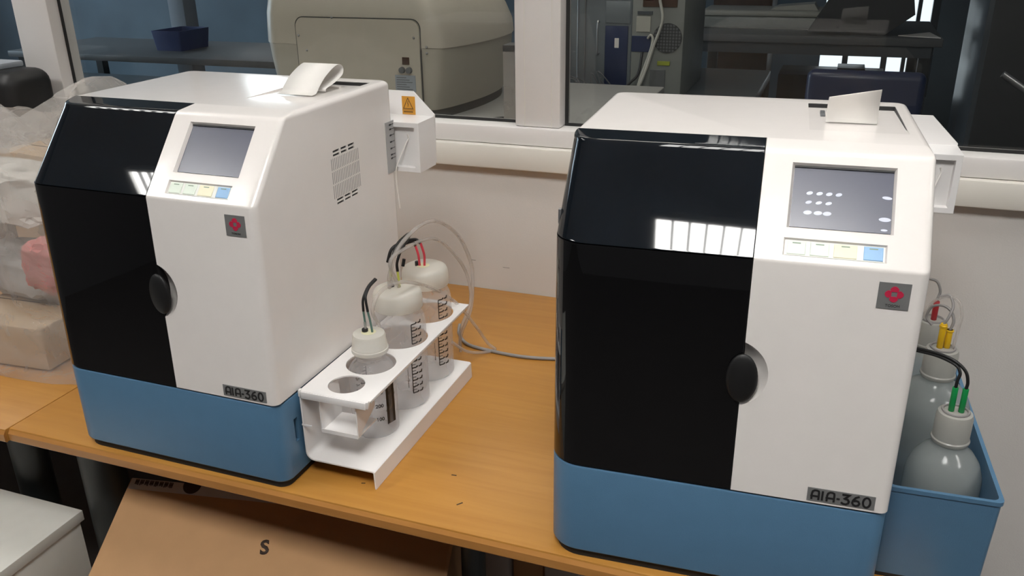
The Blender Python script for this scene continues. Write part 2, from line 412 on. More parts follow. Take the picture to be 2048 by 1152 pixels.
# ------------------------------------------------------------------ tables
def desk(name, label, x0, x1, yf, yb, legs):
    t = thing(name, label, 'table', ((x0 + x1) / 2, (yf + yb) / 2, 0), 0)
    cx, cy = (x0 + x1) / 2, (yf + yb) / 2
    bb = B(); box(bb, (x0 - cx, yf + .004 - cy, T - .024), (x1 - cx, yb - cy, T), 0.0025); finish('table_top', bb, M['table'], t, 40)
    bb = B()
    prism(bb, [(yf - cy, T - .021), (yf - cy, T - .0085), (yf + .0045 - cy, T - .0022), (yf + .0045 - cy, T - .0245), (yf + .003 - cy, T - .0245)], lambda a, c, h: (x0 - cx + .001 + h, a, c), x1 - x0 - .002)
    finish('edge_band', bb, M['edge'], t, 30)
    for (lx, ly, rx, ry) in legs:
        bb = B(); ring_mesh(bb, [[(lx - cx + rx * k * math.cos(a * PI / 12), ly - cy + ry * math.sin(a * PI / 12), z) for a in range(24)] for z, k in ((0.03, 1.0), (T - .025, 1.0))])
        finish('leg', bb, M['leg'], t, 50)
        bb = B(); box(bb, (lx - cx - .035, ly - cy - .12, 0), (lx - cx + .035, ly - cy + .12, .03), .008); finish('foot', bb, M['leg'], t, 40)
    bb = B(); box(bb, (x0 + .05 - cx, 0.12 - cy, T - .085), (x1 - .03 - cx, .15 - cy, T - .0245)); finish('rail', bb, M['leg'], t, 0)
    return t
TF = -0.4235
desk('work_table', 'long wooden table carrying both white and blue analyzers', -1.232, 0.200, TF, WY - 0.002, [(-1.203, -.28, .047, .033), (-0.452, -.28, .019, .022), (0.15, -.2, .03, .03)])
desk('side_table', 'wooden table butted against the left end of the long table', -2.75, -1.2326, TF - .006, WY - 0.002, [(-1.428, -.25, .040, .03), (-2.6, -.25, .04, .03)])

wt = bpy.data.objects['work_table']
for (x, y, l, a) in ((-0.434, -0.362, .010, .9), (-0.590, -0.363, .006, .3), (-0.470, -0.300, .008, .1)):
    bb = B(); ribbon(bb, [(x - l / 2 * math.cos(a), y - l / 2 * math.sin(a)), (x + l / 2 * math.cos(a), y + l / 2 * math.sin(a))], .0022, lambda p, q, h: (p - wt.location.x, q - wt.location.y, T + h), .0002)
    finish('scratch', bb, M['carton_ink'], wt, 0)

# ------------------------------------------------------------------ analyzers
W, D, H = 0.2, 0.395, 0.537
ZB, ZS, ZT, YS, YT, YK = 0.1425, 0.4335, 0.533, 0.0071, 0.091, 0.131
XS = 0.0255
def qbez(a, c, bb, n=5):
    return [((1 - t) ** 2 * a[0] + 2 * t * (1 - t) * c[0] + t * t * bb[0], (1 - t) ** 2 * a[1] + 2 * t * (1 - t) * c[1] + t * t * bb[1]) for t in [k / n for k in range(n + 1)]]
def lerp(a, c, t): return (a[0] + (c[0] - a[0]) * t, a[1] + (c[1] - a[1]) * t)
p_bot, p_s, p_t, p_k = (0.0, ZB + .001), (YS, ZS), (YT, ZT), (YK, H)
SLOPE = (p_t[0] - p_s[0], p_t[1] - p_s[1])
def front_profile(z_from=None, z_to=None):
    P = [p_bot]
    P += qbez(lerp(p_s, p_bot, .010), p_s, lerp(p_s, p_t, .018))
    P += qbez(lerp(p_t, p_s, .05), p_t, lerp(p_t, p_k, .14))
    P += [p_k]
    return P
PROF = front_profile()
def yf_at(z):
    for (y0, z0), (y1, z1) in zip(PROF, PROF[1:]):
        if z0 <= z <= z1: return y0 + (y1 - y0) * (z - z0) / max(z1 - z0, 1e-9)
    return PROF[-1][0] if z > PROF[-1][1] else PROF[0][0]
LEV = sorted({z for y, z in PROF} | {H - .008 + .008 * math.sin(math.radians(a)) for a in (0, 20, 40, 60, 75, 90)})
def shrink(z):
    t = max(0, (z - (H - .008)) / .008)
    return .008 * (1 - math.sqrt(max(0, 1 - t * t)))
def slope_pt(x, s, h):
    """point on the sloped panel: x across, s metres up the slope, h above it"""
    L = math.hypot(*SLOPE); uy, uz = SLOPE[0] / L, SLOPE[1] / L
    return (x, YS + uy * s - uz * h, ZS + uz * s + uy * h)
def s_of(y): return (y - YS) / (SLOPE[0] / math.hypot(*SLOPE))
def face_y(z): return (z - ZB) / (ZS - ZB) * YS

def make_analyzer(label, loc, rz):
    t = thing('analyzer', label, 'lab analyzer', loc, rz, None)
    # black foot plinth, blue base
    bb = B(); rings = [[(x, y, z) for x, y in rrect(-W + .006, .006, W - .006, D - .006, (.036, .016, .012, .012), 8)] for z in (0, .013)]
    ring_mesh(bb, rings); finish('plinth', bb, M['rubber'], t)
    bb = B(); rings = []
    for z, s in ((.012, .002), (.0145, 0), (ZB - .0045, 0), (ZB - .0030, .0006), (ZB - .0022, .0022)):
        rings.append([(x, y, z) for x, y in rrect(-W + s, s, W - s, D - s, (.04 - s, .02 - s, .015, .015), 10)])
    ring_mesh(bb, rings); base = finish('base', bb, M['blue'], t)
    bb = B(); box(bb, (W - .008, .0335, .066), (W + .01, .0425, .104)); cut(base, bb)
    bb = B(); box(bb, (W - .0078, .0340, .0665), (W - .0066, .0420, .1035)); finish('base_slot', bb, M['ink'], base, 0)
    bb = B(); ring_mesh(bb, [[(x, y, z) for x, y in rrect(-W + .003, .003, W - .003, D - .003, (.037, .017, .012, .012), 8)] for z in (ZB - .0024, ZB + .0026)])
    finish('joint_strip', bb, M['ink'], t)
    # white housing: right column plus the rear half behind the black doors
    bb = B(); rings = []
    ykk = YK + .0008
    for z in LEV:
        s = shrink(z); yf = yf_at(z); x1 = W - s; y1 = D - s; x0 = -W + s
        rr = .0105 - s
        P = arc(x1 - rr, yf + rr, rr, 270, 360, 8) + arc(x1 - .012, y1 - .012, .012, 0, 90, 6) + arc(x0 + .012, y1 - .012, .012, 90, 180, 6)
        P += [(x0, ykk), (XS, ykk), (XS, yf)]
        rings.append([(x, y, z) for x, y in P])
    ring_mesh(bb, rings); hs = finish('housing', bb, M['white'], t)
    # cuts: display recess, key recess, handle dish, printer well, side vents
    def slope_box(x0, x1, ya, yb, dep, draft=.003):
        c_ = B(); s0, s1 = s_of(ya), s_of(yb)
        ring_mesh(c_, [[slope_pt(*p, h) for p in ((x0 + k, s0 + k), (x1 - k, s0 + k), (x1 - k, s1 - k), (x0 + k, s1 - k))] for h, k in ((.01, -.001), (0, 0), (-dep, draft))])
        return c_
    cut(hs, slope_box(.0555, .1620, .0325, .0820, .0060, .0025))
    cut(hs, slope_box(.0540, .1570, .0120, .0250, .0030, .0015))
    c_ = B(); bmesh.ops.create_uvsphere(c_, u_segments=48, v_segments=32, radius=.0541, matrix=Matrix.Translation((.012, -.0306, .297))); cut(hs, c_)
    c_ = B(); prism(c_, [(.186, H + .001), (.186, H - .0002), (.360, H - .0055), (.360, H + .02), (.186, H + .02)], lambda a, c, h: (.0720 + h, a, c), .110); cut(hs, c_)
    c_ = B()
    for z in (.4615, .4560, .3880, .3825):
        for (ya, yb) in ((.2040, .2225), (.2265, .2440), (.2475, .2655)):
            box(c_, (W - .006, ya, z - .0017), (W + .01, yb, z + .0017))
    cut(hs, c_)
    for za, zb in ((.3800, .3900), (.4530, .4640)):
        bb = B(); box(bb, (W - .0058, .2030, za), (W - .0022, .2670, zb)); finish('vent_shade', bb, M['ink'], hs, 0)  # black sheet, the shade inside the slots put into its colour
    bb = B()
    for (z0, z1) in ((.4345, .4520), (.4140, .4320), (.3915, .4115)):
        for k in range(17):
            y = .1975 + k * .0048
            box(bb, (W - .0004, y, z0), (W + .0003, y + .0010, z1))
    v = finish('groove_shade_strips', bb, M['grooveshade'], hs, 0); v['kind'] = 'stuff'  # raised grey strips, shade of the grooves put into their colour
    # display
    bb = B(); s0, s1 = s_of(.0345), s_of(.0802)
    ring_mesh(bb, [[slope_pt(*p, h) for p in ((.0582, s0), (.1595, s0), (.1595, s1), (.0582, s1))] for h in (-.0059, -.0046)]); scr = finish('display', bb, M['screen'], t, 0)
    bb = B(); ring_mesh(bb, [[slope_pt(*p, h) for p in ((.0582, s1 - .0012), (.1595, s1 - .0012), (.1595, s1 + .0008), (.0582, s1 + .0008))] for h in (-.0059, -.0030)]); finish('display_edge', bb, M['ink'], scr, 0)
    # keys
    s0, s1 = s_of(.0130), s_of(.0240)
    bb = B(); ring_mesh(bb, [[slope_pt(*p, h) for p in ((.0558, s0), (.1552, s0), (.1552, s1), (.0558, s1))] for h in (-.0029, -.0022)]); kp = finish('key_panel', bb, M['keybed'], t, 0)
    for x0, x1, mt, nm in ((.058, .077, 'mint', 'pale green key'), (.0815, .1005, 'mint', 'pale green key'), (.105, .128, 'cream', 'pale yellow key'), (.1345, .1535, 'bluekey', 'blue key')):
        bb = B(); ring_mesh(bb, [[slope_pt(*p, h) for p in ((x0 + k, s0 + .001 + k), (x1 - k, s0 + .001 + k), (x1 - k, s1 - .001 - k), (x0 + k, s1 - .001 - k))] for h, k in ((-.0023, 0), (-.0016, 0), (-.0012, .0006))])
        kk = finish('key', bb, M[mt], kp, 0); kk['label'] = nm
        xm = (x0 + x1) / 2
        bb = B(); ring_mesh(bb, [[slope_pt(*p, h) for p in ((xm - .0042, s1 - .0040), (xm + .0042, s1 - .0040), (xm + .0042, s1 - .0028), (xm - .0042, s1 - .0028))] for h in (-.0013, -.0010)]); finish('key_mark', bb, M['keymark'], kp, 0)
    # emblem and name plate on the front face
    def face(x, z, h): return (x, face_y(z) - h, z)
    bb = B(); prism(bb, rrect(.1525, .3925, .1835, .4212), lambda a, c, h: face(a, c, h - .0005), .0014); em = finish('emblem_plate', bb, M['plate'], t, 0)
    cx, cz = .1680, .4090
    def petal(a):
        ca, sa = math.cos(a), math.sin(a)
        pts = [(.0028, -.0036), (.0062, -.0042), (.0086, -.0020), (.0092, 0), (.0086, .0020), (.0062, .0042), (.0028, .0036)]
        return [(cx + x * ca - y * sa, cz + (x * sa + y * ca) * .95) for x, y in pts]
    bb = B()
    for k in range(4): prism(bb, petal(k * PI / 2), lambda a, c, h: face(a, c, .0009 + h), .0005)
    finish('emblem', bb, M['red'], em, 0)
    bb = text_bm('TOSOH', .0042, lambda x, y, h: face(.1680 + x, .3960 + y, .0009 + h), .0003); finish('emblem_lettering', bb, M['ink'], em, 0)
    bb = B(); prism(bb, rrect(.1110, .1470, .1840, .1640), lambda a, c, h: face(a, c, h - .0005), .0014); nmp = finish('name_plate', bb, M['plate'], t, 0)
    bb = B(); wd = .0023
    def P2(pts): return [(.1145 + x * .0128, .1492 + y * .0126) for x, y in pts]
    st = lambda pts, cl=False: ribbon(bb, P2(pts), wd, lambda a, c, h: face(a, c, .0009 + h), .0006, cl)
    def letA(o):
        st([(o + .1, 0), (o + .1, .62), (o + .16, .86), (o + .32, .98), (o + .5, .98), (o + .66, .92), (o + .70, .75), (o + .70, 0)]); st([(o - .02, .36), (o + .66, .36)])
    letA(0.02); st([(1.02, 0), (1.02, 1)]); letA(1.32); st([(2.22, .42), (2.50, .42)])
    st([(2.66, .98), (3.26, .98), (2.92, .58), (3.16, .52), (3.28, .34), (3.24, .14), (3.04, .0), (2.82, .02), (2.64, .14)])
    st([(4.10, 1.0), (3.80, .84), (3.60, .52), (3.56, .26), (3.68, .06), (3.88, .0), (4.08, .08), (4.16, .28), (4.06, .48), (3.86, .54), (3.66, .44)])
    st([(4.74 + .30 * math.cos(a * PI / 9), .5 + .5 * math.sin(a * PI / 9)) for a in range(18)], True)
    finish('lettering', bb, M['ink'], nmp, 0)
    # black lift-up hood over a smoked door, both on the left
    def front_block(levels, rl, zs_bevel):
        rings = []
        for z in levels:
            s = shrink(z) * .6; yf = yf_at(z); r_ = max(.0012, min(rl, YK - yf - .002))
            x0 = -W + s
            rings.append([(x, y, z) for x, y in arc(x0 + r_, yf + r_, r_, 180, 270, 10) + [(XS - .0012, yf), (XS - .0008, yf + .0008), (XS - .0008, YK), (x0, YK)]])
        return rings
    zs_h = [ZS + .0005] + [z for z in LEV if z > ZS + .001]
    bb = B(); ring_mesh(bb, front_block(zs_h, .042, 0)); hood = finish('hood', bb, M['black_gloss'], t, 30)
    zs_d = [ZB + .002] + [z for z in LEV if ZB + .003 < z < ZS - .0012] + [ZS - .0008]
    bb = B(); ring_mesh(bb, front_block(zs_d, .04, 0)); door = finish('door', bb, M['black_door'], t, 30)
    bb = B(); bmesh.ops.create_uvsphere(bb, u_segments=28, v_segments=18, radius=1, matrix=Matrix.Translation((.0255, .001, .2925)) @ Matrix.Diagonal((.0175, .0065, .0305, 1)))
    finish('door_knob', bb, M['black'], door, 60)
    # electrical box with its warning sticker behind the right rear corner
    bb = B()
    prism(bb, [(.150, .3890), (.2465, .3890), (.2477, .4715), (.2096, .5092), (.150, .5092)], lambda a, c, h: (a, .4525 + h, c), .004)          # back plate
    ring_mesh(bb, [[(x, y, z) for x, z in rrect(.150, .3857, .2470, .4690)] for y in (.4524, .3925)], True, False)
    ring_mesh(bb, [[(x, .3925, z) for x, z in rrect(.150, .3857, .2470, .4690)], [(x, .3920, z) for x, z in rrect(.1505, .3862, .2465, .4685)],
                   [(x, .3920, z) for x, z in rrect(.158, .3935, .2385, .4610)], [(x, .4010, z) for x, z in rrect(.159, .3945, .2375, .4600)]], False, True)
    bmesh.ops.remove_doubles(bb, verts=bb.verts, dist=1e-5)
    ebx = finish('electrical_box', bb, M['white_sheet'], t, 30)
    bb = B(); prism(bb, rrect(.1885, .4700, .2130, .5005), lambda a, c, h: (a, .4526 - h, c), .0008); stk = finish('warning_sticker', bb, M['orange'], ebx, 0); stk['label'] = 'orange warning sticker'
    bb = B(); fs = lambda a, c, h: (a - .0329, .4518 - h, c - .0095)
    ribbon(bb, [(.2238, .4892), (.2417, .4892), (.23275, .5072)], .0011, fs, .0003, True)
    ribbon(bb, [(.2331, .5025), (.2322, .4975), (.2332, .4970), (.2324, .4925)], .0010, fs, .0003)
    ribbon(bb, [(.2222, .4872), (.2434, .4872)], .0004, fs, .0003)
    for k in range(9): box(bb, (.1911 + k * .0020, .4514, .4733), (.1924 + k * .0020, .4518, .4755))
    finish('warning_mark', bb, M['brown_ink'], ebx, 0)
    # measuring strip on the side
    bb = B(); box(bb, (W - .0003, .3655, .3870), (W + .0012, .3935, .4720)); sc = finish('scale_strip', bb, M['strip'], t, 0)
    bb = B()
    for k, z in enumerate((.4665, .4590, .4490, .4380, .4270, .4165, .4105)):
        box(bb, (W + .0011, .3805, z - .0004), (W + .0016, .3930, z + .0004)); box(bb, (W + .0011, .3775, z - .0013), (W + .0016, .3830, z + .0013))
    finish('scale_mark', bb, M['ink'], sc, 0)
    # thin clear line hanging in the electrical box
    bb = B(); tube(bb, [(.222, .4005, .448), (.2235, .401, .441), (.221, .396, .434), (.213, .389, .412), (.206, .386, .395), (.203, .387, .370), (.2035, .392, .32)], .0012, 6)
    finish('thin_tube', bb, M['paper'], ebx, 60)
    # printer details in the well
    bb = B(); box(bb, (.0945, .318, H - .0060), (.150, .326, H - .0010), .001); finish('paper_cutter', bb, M['white'], t, 40)
    bb = B(); box(bb, (.0865, .285, H - .0060), (.0925, .316, H - .0005), .001); finish('printer_latch', bb, M['mgrey'], t, 40)
    bb = B(); box(bb, (.0722, .3565, H - .0060), (.1818, .3598, H - .0004)); finish('printer_gap', bb, M['ink'], t, 0)
    bb = B(); box(bb, (.1811, .20, H - .0058), (.1819, .358, H - .0010)); finish('printer_gap', bb, M['ink'], t, 0)
    return t
A1 = make_analyzer('left analyzer, white and blue benchtop machine seen obliquely beside the plastic bag', (-0.8842, -0.4169, T), -0.0076)
A2 = copy_tree(A1)
for c in A2.children:
    if c.name.startswith('electrical_box'):
        c.location.x = .035
        for g in c.children:
            if g.name.startswith('warning'): g.location.x = -.040
A2.location = (-0.0843, -0.4089, T); A2.rotation_euler = (0, 0, 0.0530)
A2['label'] = 'right analyzer, white and blue benchtop machine seen nearly head-on in the foreground'
for o in (A1, A2): o['group'] = 'benchtop analyzers'
def kid(o, nm):
    return next(c for c in o.children if c.name.split('.')[0] == nm)
# finger smears on the right machine's display, lamp glare painted as their pale colour
sc2 = kid(A2, 'display')
def smear(x, y, rx, ry, rot=0.3):
    bb = B(); s = s_of(y)
    pts = [(x + rx * math.cos(a * PI / 8) * math.cos(rot) - ry * math.sin(a * PI / 8) * math.sin(rot), s + rx * math.cos(a * PI / 8) * math.sin(rot) + ry * math.sin(a * PI / 8) * math.cos(rot)) for a in range(16)]
    ring_mesh(bb, [[slope_pt(p, q, h) for p, q in pts] for h in (-.0047, -.0044)])
    finish('finger_smear_glare', bb, M['glare_smear'], sc2, 0)
for x in (.0760, .0862, .0960, .1058): smear(x, .0605, .0034, .0020)
for x in (.0758, .0862, .0962): smear(x, .0535, .0034, .0018)
for x in (.0756, .0862, .0955): smear(x, .0458, .0044, .0024, .1)
smear(.1540, .0605, .0050, .0018, -.1); smear(.1530, .0445, .0060, .0024, 0); smear(.1530, .0368, .0034, .0012, 0)
# chrome plate at the hood hinge of the right machine
bb = B(); box(bb, (-W - .0006, .0500, .440), (-W + .003, .0555, .458), .0006); finish('hinge_clip', bb, M['steel'], kid(A2, 'hood'), 40)

# printed slips standing in the printers
def slip(name, label, loc, rz, prof, x0, x1, skew=1.0):
    t = thing(name, label, 'paper slip', loc, rz, None)
    bb = B(); P = catmull([(0, a, c) for a, c in prof], 6)
    ring_mesh(bb, [[(x0, p.y - (.016 * (p.z - H) / .04 if skew < 1 else 0), H + (p.z - H) * skew), (x1, p.y, p.z)] for p in P], False, False, closed=False)
    o = finish('paper', bb, M['paper'], t, 50)
    md = o.modifiers.new('s', 'SOLIDIFY'); md.thickness = .0003
    return t
slip('printed_slip', 'white paper slip curling over in a loop on the left analyzer', (-0.8842, -0.4169, T), -0.0076,
     [(.2300, H + .0005), (.2420, H + .0020), (.2520, H + .0100), (.2700, H + .0220), (.2950, H + .0320), (.3120, H + .0350), (.3230, H + .0290), (.3210, H + .0190), (.3050, H + .0120), (.2850, H + .0070), (.2700, H + .0040), (.2680, H + .0000)], .0950, .1570)
slip('printed_slip', 'white paper slip standing up stiffly on the right analyzer', (-0.0843, -0.4089, T), 0.0530,
     [(.2400, H - .0010), (.2430, H + .0060), (.2440, H + .0200), (.2400, H + .0385), (.2420, H + .0400), (.2490, H + .0300), (.2520, H + .0170)], .0915, .1510, .80)
for o in bpy.data.objects:
    if o.name.startswith('printed_slip'): o['group'] = 'paper slips on the printers'

# ------------------------------------------------------------------ bottle rack beside the left analyzer
RX0, RX1, RY0, RY1 = -0.6785, -0.5640, -0.3720, -0.0050
rk = thing('bottle_rack', 'white bent-steel bottle rack standing along the left analyzer', 'rack', ((RX0 + RX1) / 2, (RY0 + RY1) / 2, T))
ox, oy = (RX0 + RX1) / 2, (RY0 + RY1) / 2
ZTOP, ZBOT, TH = 0.1465, 0.030, 0.0022
hx, hy = (RX1 - RX0) / 2, (RY1 - RY0) / 2
bb = B(); box(bb, (-hx, -hy, ZTOP - TH), (hx, hy, ZTOP), .0008); top = finish('top_shelf', bb, M['white_sheet'], rk, 40)
HOLES = [(-0.6215, -0.3330, .0272), (-0.6200, -0.2610, .0385), (-0.6200, -0.1630, .0455), (-0.6200, -0.0600, .0455)]
bb = B()
for (x, y, r) in HOLES: lathe(bb, [(r, ZTOP - .02), (r, ZTOP + .02)], 48, (x - ox, y - oy, 0))
cut(top, bb)
bb = B(); box(bb, (-hx + .004, -hy - .0022, ZTOP - .0115), (hx - .004, -hy, ZTOP - .0003), .0008); finish('front_lip', bb, M['white_sheet'], rk, 40)
for sx in (-1, 1):
    bb = B(); box(bb, (sx * (hx - .0015) - .0016, -hy - .0026, ZTOP - .009), (sx * (hx - .0015) + .0016, -hy + .004, ZTOP + .0022), .0008); finish('corner_tab', bb, M['white_sheet'], rk, 40)
bb = B(); box(bb, (hx - .0022, -hy + .008, ZTOP - .005), (hx, hy, ZTOP - .0004), .0008); finish('side_lip', bb, M['white_sheet'], rk, 40)
# C profile: back plate, rounded bend, bottom shelf, front flange down to the table
r_ = .012
path = [(-hx + .001, ZTOP - .002), (-hx + .001, ZBOT + r_)] + [( -hx + .001 + r_ + r_ * math.cos(math.radians(a)), ZBOT + r_ + r_ * math.sin(math.radians(a))) for a in (195, 210, 225, 240, 255, 270)] + [(hx - .003, ZBOT), (hx - .001, ZBOT - .0015), (hx, .0008)]
bb = B(); ribbon(bb, path, TH, lambda a, c, h: (a, -hy + h, c), 2 * hy); finish('back_and_bottom_shelf', bb, M['white_sheet'], rk, 40)
bb = B(); box(bb, (-hx - .0008, -hy - .001, .088), (-hx + .016, -hy + .0008, .0905)); finish('back_tab', bb, M['white_sheet'], rk, 0)
# little folded tray hanging under the front hole
bx0, bx1, by0, by1 = -0.6500 - ox, -0.5895 - ox, -0.3660 - oy, -0.3100 - oy
bb = B(); ribbon(bb, [(bx0, ZTOP - .003), (bx0, .0805), (bx1, .0805)], .0020, lambda a, c, h: (a, by0 + h, c), by1 - by0); finish('hanging_tray', bb, M['white_sheet'], rk, 0)
bb = B(); prism(bb, [(by0, .0800), (by0 + .052, .1060), (by0 + .056, .1440), (by0, .1440)], lambda a, c, h: (bx1 - .001 + h, a, c), .002); finish('tray_flap', bb, M['white_sheet'], rk, 0)
bb = B(); box(bb, (bx0, by0 - .0010, .0790), (bx1, by0 + .0008, .0850)); finish('tray_lip', bb, M['white_sheet'], rk, 0)

# ------------------------------------------------------------------ bottles in the rack
def cyl_map(r, a0):
    """wrap flat (x, z) on a cylinder of radius r; x=0 faces angle a0"""
    return lambda x, z, h: ((r + h) * math.cos(a0 + x / r), (r + h) * math.sin(a0 + x / r), z)
def rack_bottle(label, x, y, r, prof, capprof):
    t = thing('reagent_bottle', label, 'bottle', (x, y, T + ZBOT + TH), 0, 'reagent bottles in the white rack')
    bb = B(); lathe(bb, prof, 40, cap1=False); finish('body', bb, M['bottle'], t, 45)
    bb = B(); lathe(bb, capprof, 40, cap0=False); cp = finish('cap', bb, M['cap'], t, 40)
    return t, cp
def ladder(t, r, a0, z0, z1, rows, wdt=.019):
    f = cyl_map(r + .0003, a0); bb = B()
    ribbon(bb, [(-wdt / 2, z0), (-wdt / 2, z1)], .0014, f, .0004)
    for k in range(rows):
        z = z0 + (z1 - z0) * k / (rows - 1)
        ribbon(bb, [(-wdt / 2, z), (-wdt * .05, z)], .0018, f, .0004)
        ribbon(bb, [(-wdt * .05, z + .0001), (wdt * .04, z + .0022)], .0026, f, .0004); ribbon(bb, [(wdt * .16, z + .0002), (wdt * .50, z + .0002)], .0022, f, .0004); ribbon(bb, [(wdt * .42, z + .0002), (wdt * .5, z + .0042)], .0024, f, .0004)
        if k < rows - 1: ribbon(bb, [(-wdt / 2, z + (z1 - z0) / (rows - 1) / 2), (-wdt * .15, z + (z1 - z0) / (rows - 1) / 2)], .0008, f, .0004)
    finish('graduation', bb, M['ink'], t, 0)
z0 = -(ZBOT + TH)
b1, c1 = rack_bottle('small reagent bottle in front, with green and black wires and a dark strip', -0.6200, -0.2610, .0365,
    [(.034, .0), (.0365, .003), (.0365, .098), (.0350, .108), (.0290, .117), (.0225, .121), (.0215, .1245), (.0225, .126), (.0215, .128), (.0225, .130), (.0215, .134)],
    [(.0272, .1355), (.0282, .1370), (.0282, .1420), (.0272, .1430), (.0272, .1460), (.0266, .1468), (.0266, .1500), (.0260, .1508), (.0260, .1540), (.0254, .1548), (.0254, .1620), (.0240, .1655), (.0200, .1666), (.010, .1668), (.0005, .1668)])
f1 = cyl_map(.0368, math.radians(-22))
bb = B(); prism(bb, [(.0035, .022), (.0205, .022), (.0205, .092), (.0035, .092)], lambda a, c, h: cyl_map(.0368, math.radians(-36))(a, c, h), .0004)
finish('dark_strip', bb, M['ink'], b1, 0)
for tx, zz in (('100', .034), ('200', .057), ('300', .080)):
    bb = text_bm(tx, .0085, lambda x, y, h: cyl_map(.0368, math.radians(-48))(x, zz + y, h), .0004, .0002); finish('volume_number', bb, M['ink'], b1, 0)
    bb = B(); ribbon(bb, [(-.0200, zz), (-.0105, zz)], .0007, cyl_map(.0368, math.radians(-48)), .0004); finish('volume_tick', bb, M['ink'], b1, 0)
ladder(b1, .0365, math.radians(150), .04, .095, 6)
bigprof = [(.040, .0), (.0430, .004), (.0430, .140), (.0415, .152), (.0370, .162), (.0335, .166), (.0330, .172)]
bigcap = [(.0390, .1690), (.0400, .1705), (.0398, .186), (.0388, .194), (.0365, .199), (.0300, .2025), (.012, .2042), (.0005, .2044)]
b2, c2 = rack_bottle('wide reagent bottle in the middle, with yellow-tipped black wires in its cap', -0.6200, -0.1630, .043, bigprof, bigcap)
b3, c3 = rack_bottle('wide reagent bottle at the back, with pink-red wires in its cap', -0.6200, -0.0600, .043, bigprof, bigcap)
for bt in (b2, b3):
    ladder(bt, .0430, math.radians(-28), .030, .098, 7)
    ladder(bt, .0430, math.radians(-24), .118, .152, 4)
    bb = B()
    for k in range(10): box(bb, (-.0006, -.0002, .042 + k * .0034), (.0006, .0004, .0443 + k * .0034))
    for v in bb.verts: v.co = Vector(cyl_map(.0432, math.radians(-50))(v.co.x, v.co.z, v.co.y))
    finish('side_print', bb, M['greycable'], bt, 0)
# fittings in the caps (children of the caps)
def wire(cap, name, pts, r, mt): bb = B(); tube(bb, pts, r, 8, 8); return finish(name, bb, M[mt], cap, 60)
def stub(cap, name, x, y, z, r, h, mt): bb = B(); lathe(bb, [(r * .9, z), (r, z + .0006), (r, z + h - .0006), (r * .9, z + h)], 18, (x, y, 0)); return finish(name, bb, M[mt], cap, 40)
def wring(cap, x, y, z, r, mt): 
    bb = B(); tube(bb, [(x + r * math.cos(a * PI / 12), y + r * math.sin(a * PI / 12), z) for a in range(25)], .0016, 6, 1, False); return finish('cap_ring', bb, M[mt], cap, 60)
Z1 = .1668
stub(c1, 'cap_disc', .000, .000, Z1, .0115, .0012, 'olive')
stub(c1, 'black_plug', -.0055, -.001, Z1 + .0008, .0048, .0050, 'ink')
stub(c1, 'clear_sleeve', -.0045, -.001, Z1 + .005, .0022, .012, 'tube')
wire(c1, 'teal_wire', [(.0065, 0, Z1), (.0045, 0, Z1 + .018), (.0015, 0, Z1 + .034)], .0017, 'tealwire')
wire(c1, 'teal_wire', [(-.0045, 0, Z1 + .010), (-.0055, 0, Z1 + .026), (-.0060, 0, Z1 + .034)], .0017, 'tealwire')
wire(c1, 'black_wire', [(.0015, 0, Z1 + .034), (-.0015, .002, Z1 + .050), (-.0030, .006, Z1 + .058), (-.004, .020, Z1 + .066), (-.006, .045, Z1 + .068)], .0020, 'black')
wire(c1, 'black_wire', [(-.0060, 0, Z1 + .034), (-.0065, .002, Z1 + .050), (-.0055, .008, Z1 + .060), (-.006, .022, Z1 + .067), (-.009, .047, Z1 + .068)], .0020, 'black')
Z2 = .2044
stub(c2, 'black_plug', -.0075, -.004, Z2 - .001, .0050, .0040, 'ink')
stub(c2, 'clear_sleeve', -.0070, -.004, Z2 + .002, .0022, .014, 'tube')
wire(c2, 'yellow_wire', [(.0060, -.002, Z2 - .001), (.0055, -.002, Z2 + .012), (.0045, -.002, Z2 + .026)], .0020, 'yellowgreen')
wire(c2, 'yellow_wire', [(-.0095, .002, Z2 + .014), (-.0100, .002, Z2 + .020), (-.0105, .002, Z2 + .026)], .0020, 'yellowgreen')
wire(c2, 'black_wire', [(.0045, -.002, Z2 + .026), (.0035, .000, Z2 + .040), (.006, .010, Z2 + .056), (.004, .035, Z2 + .064), (-.010, .075, Z2 + .060)], .0024, 'black')
wire(c2, 'black_wire', [(-.0105, .002, Z2 + .026), (-.0080, .006, Z2 + .044), (-.006, .022, Z2 + .062), (-.004, .050, Z2 + .068), (-.014, .085, Z2 + .060)], .0024, 'black')
stub(c3, 'cap_disc', .000, -.006, Z2 - .0008, .0115, .0014, 'olive')
stub(c3, 'black_plug', -.0090, -.010, Z2 - .0005, .0035, .0080, 'ink')
wire(c3, 'red_wire', [(-.0040, -.010, Z2), (-.0050, -.011, Z2 + .020), (-.0090, -.012, Z2 + .036)], .0021, 'redwire')
wire(c3, 'red_wire', [(.0040, -.008, Z2), (.0045, -.008, Z2 + .020), (-.0010, -.008, Z2 + .040)], .0021, 'redwire')
wire(c3, 'black_wire', [(-.0090, -.012, Z2 + .036), (-.013, -.016, Z2 + .044), (-.024, -.040, Z2 + .042), (-.030, -.050, Z2 + .030)], .0024, 'black')
wire(c3, 'black_wire', [(-.0010, -.008, Z2 + .040), (-.010, -.010, Z2 + .046), (-.022, -.030, Z2 + .047), (-.034, -.048, Z2 + .040), (-.040, -.055, Z2 + .018)], .0028, 'black')
wire(c3, 'black_wire', [(-.016, -.042, Z2 + .022), (-.018, -.044, Z2 + .010)], .0030, 'ink')

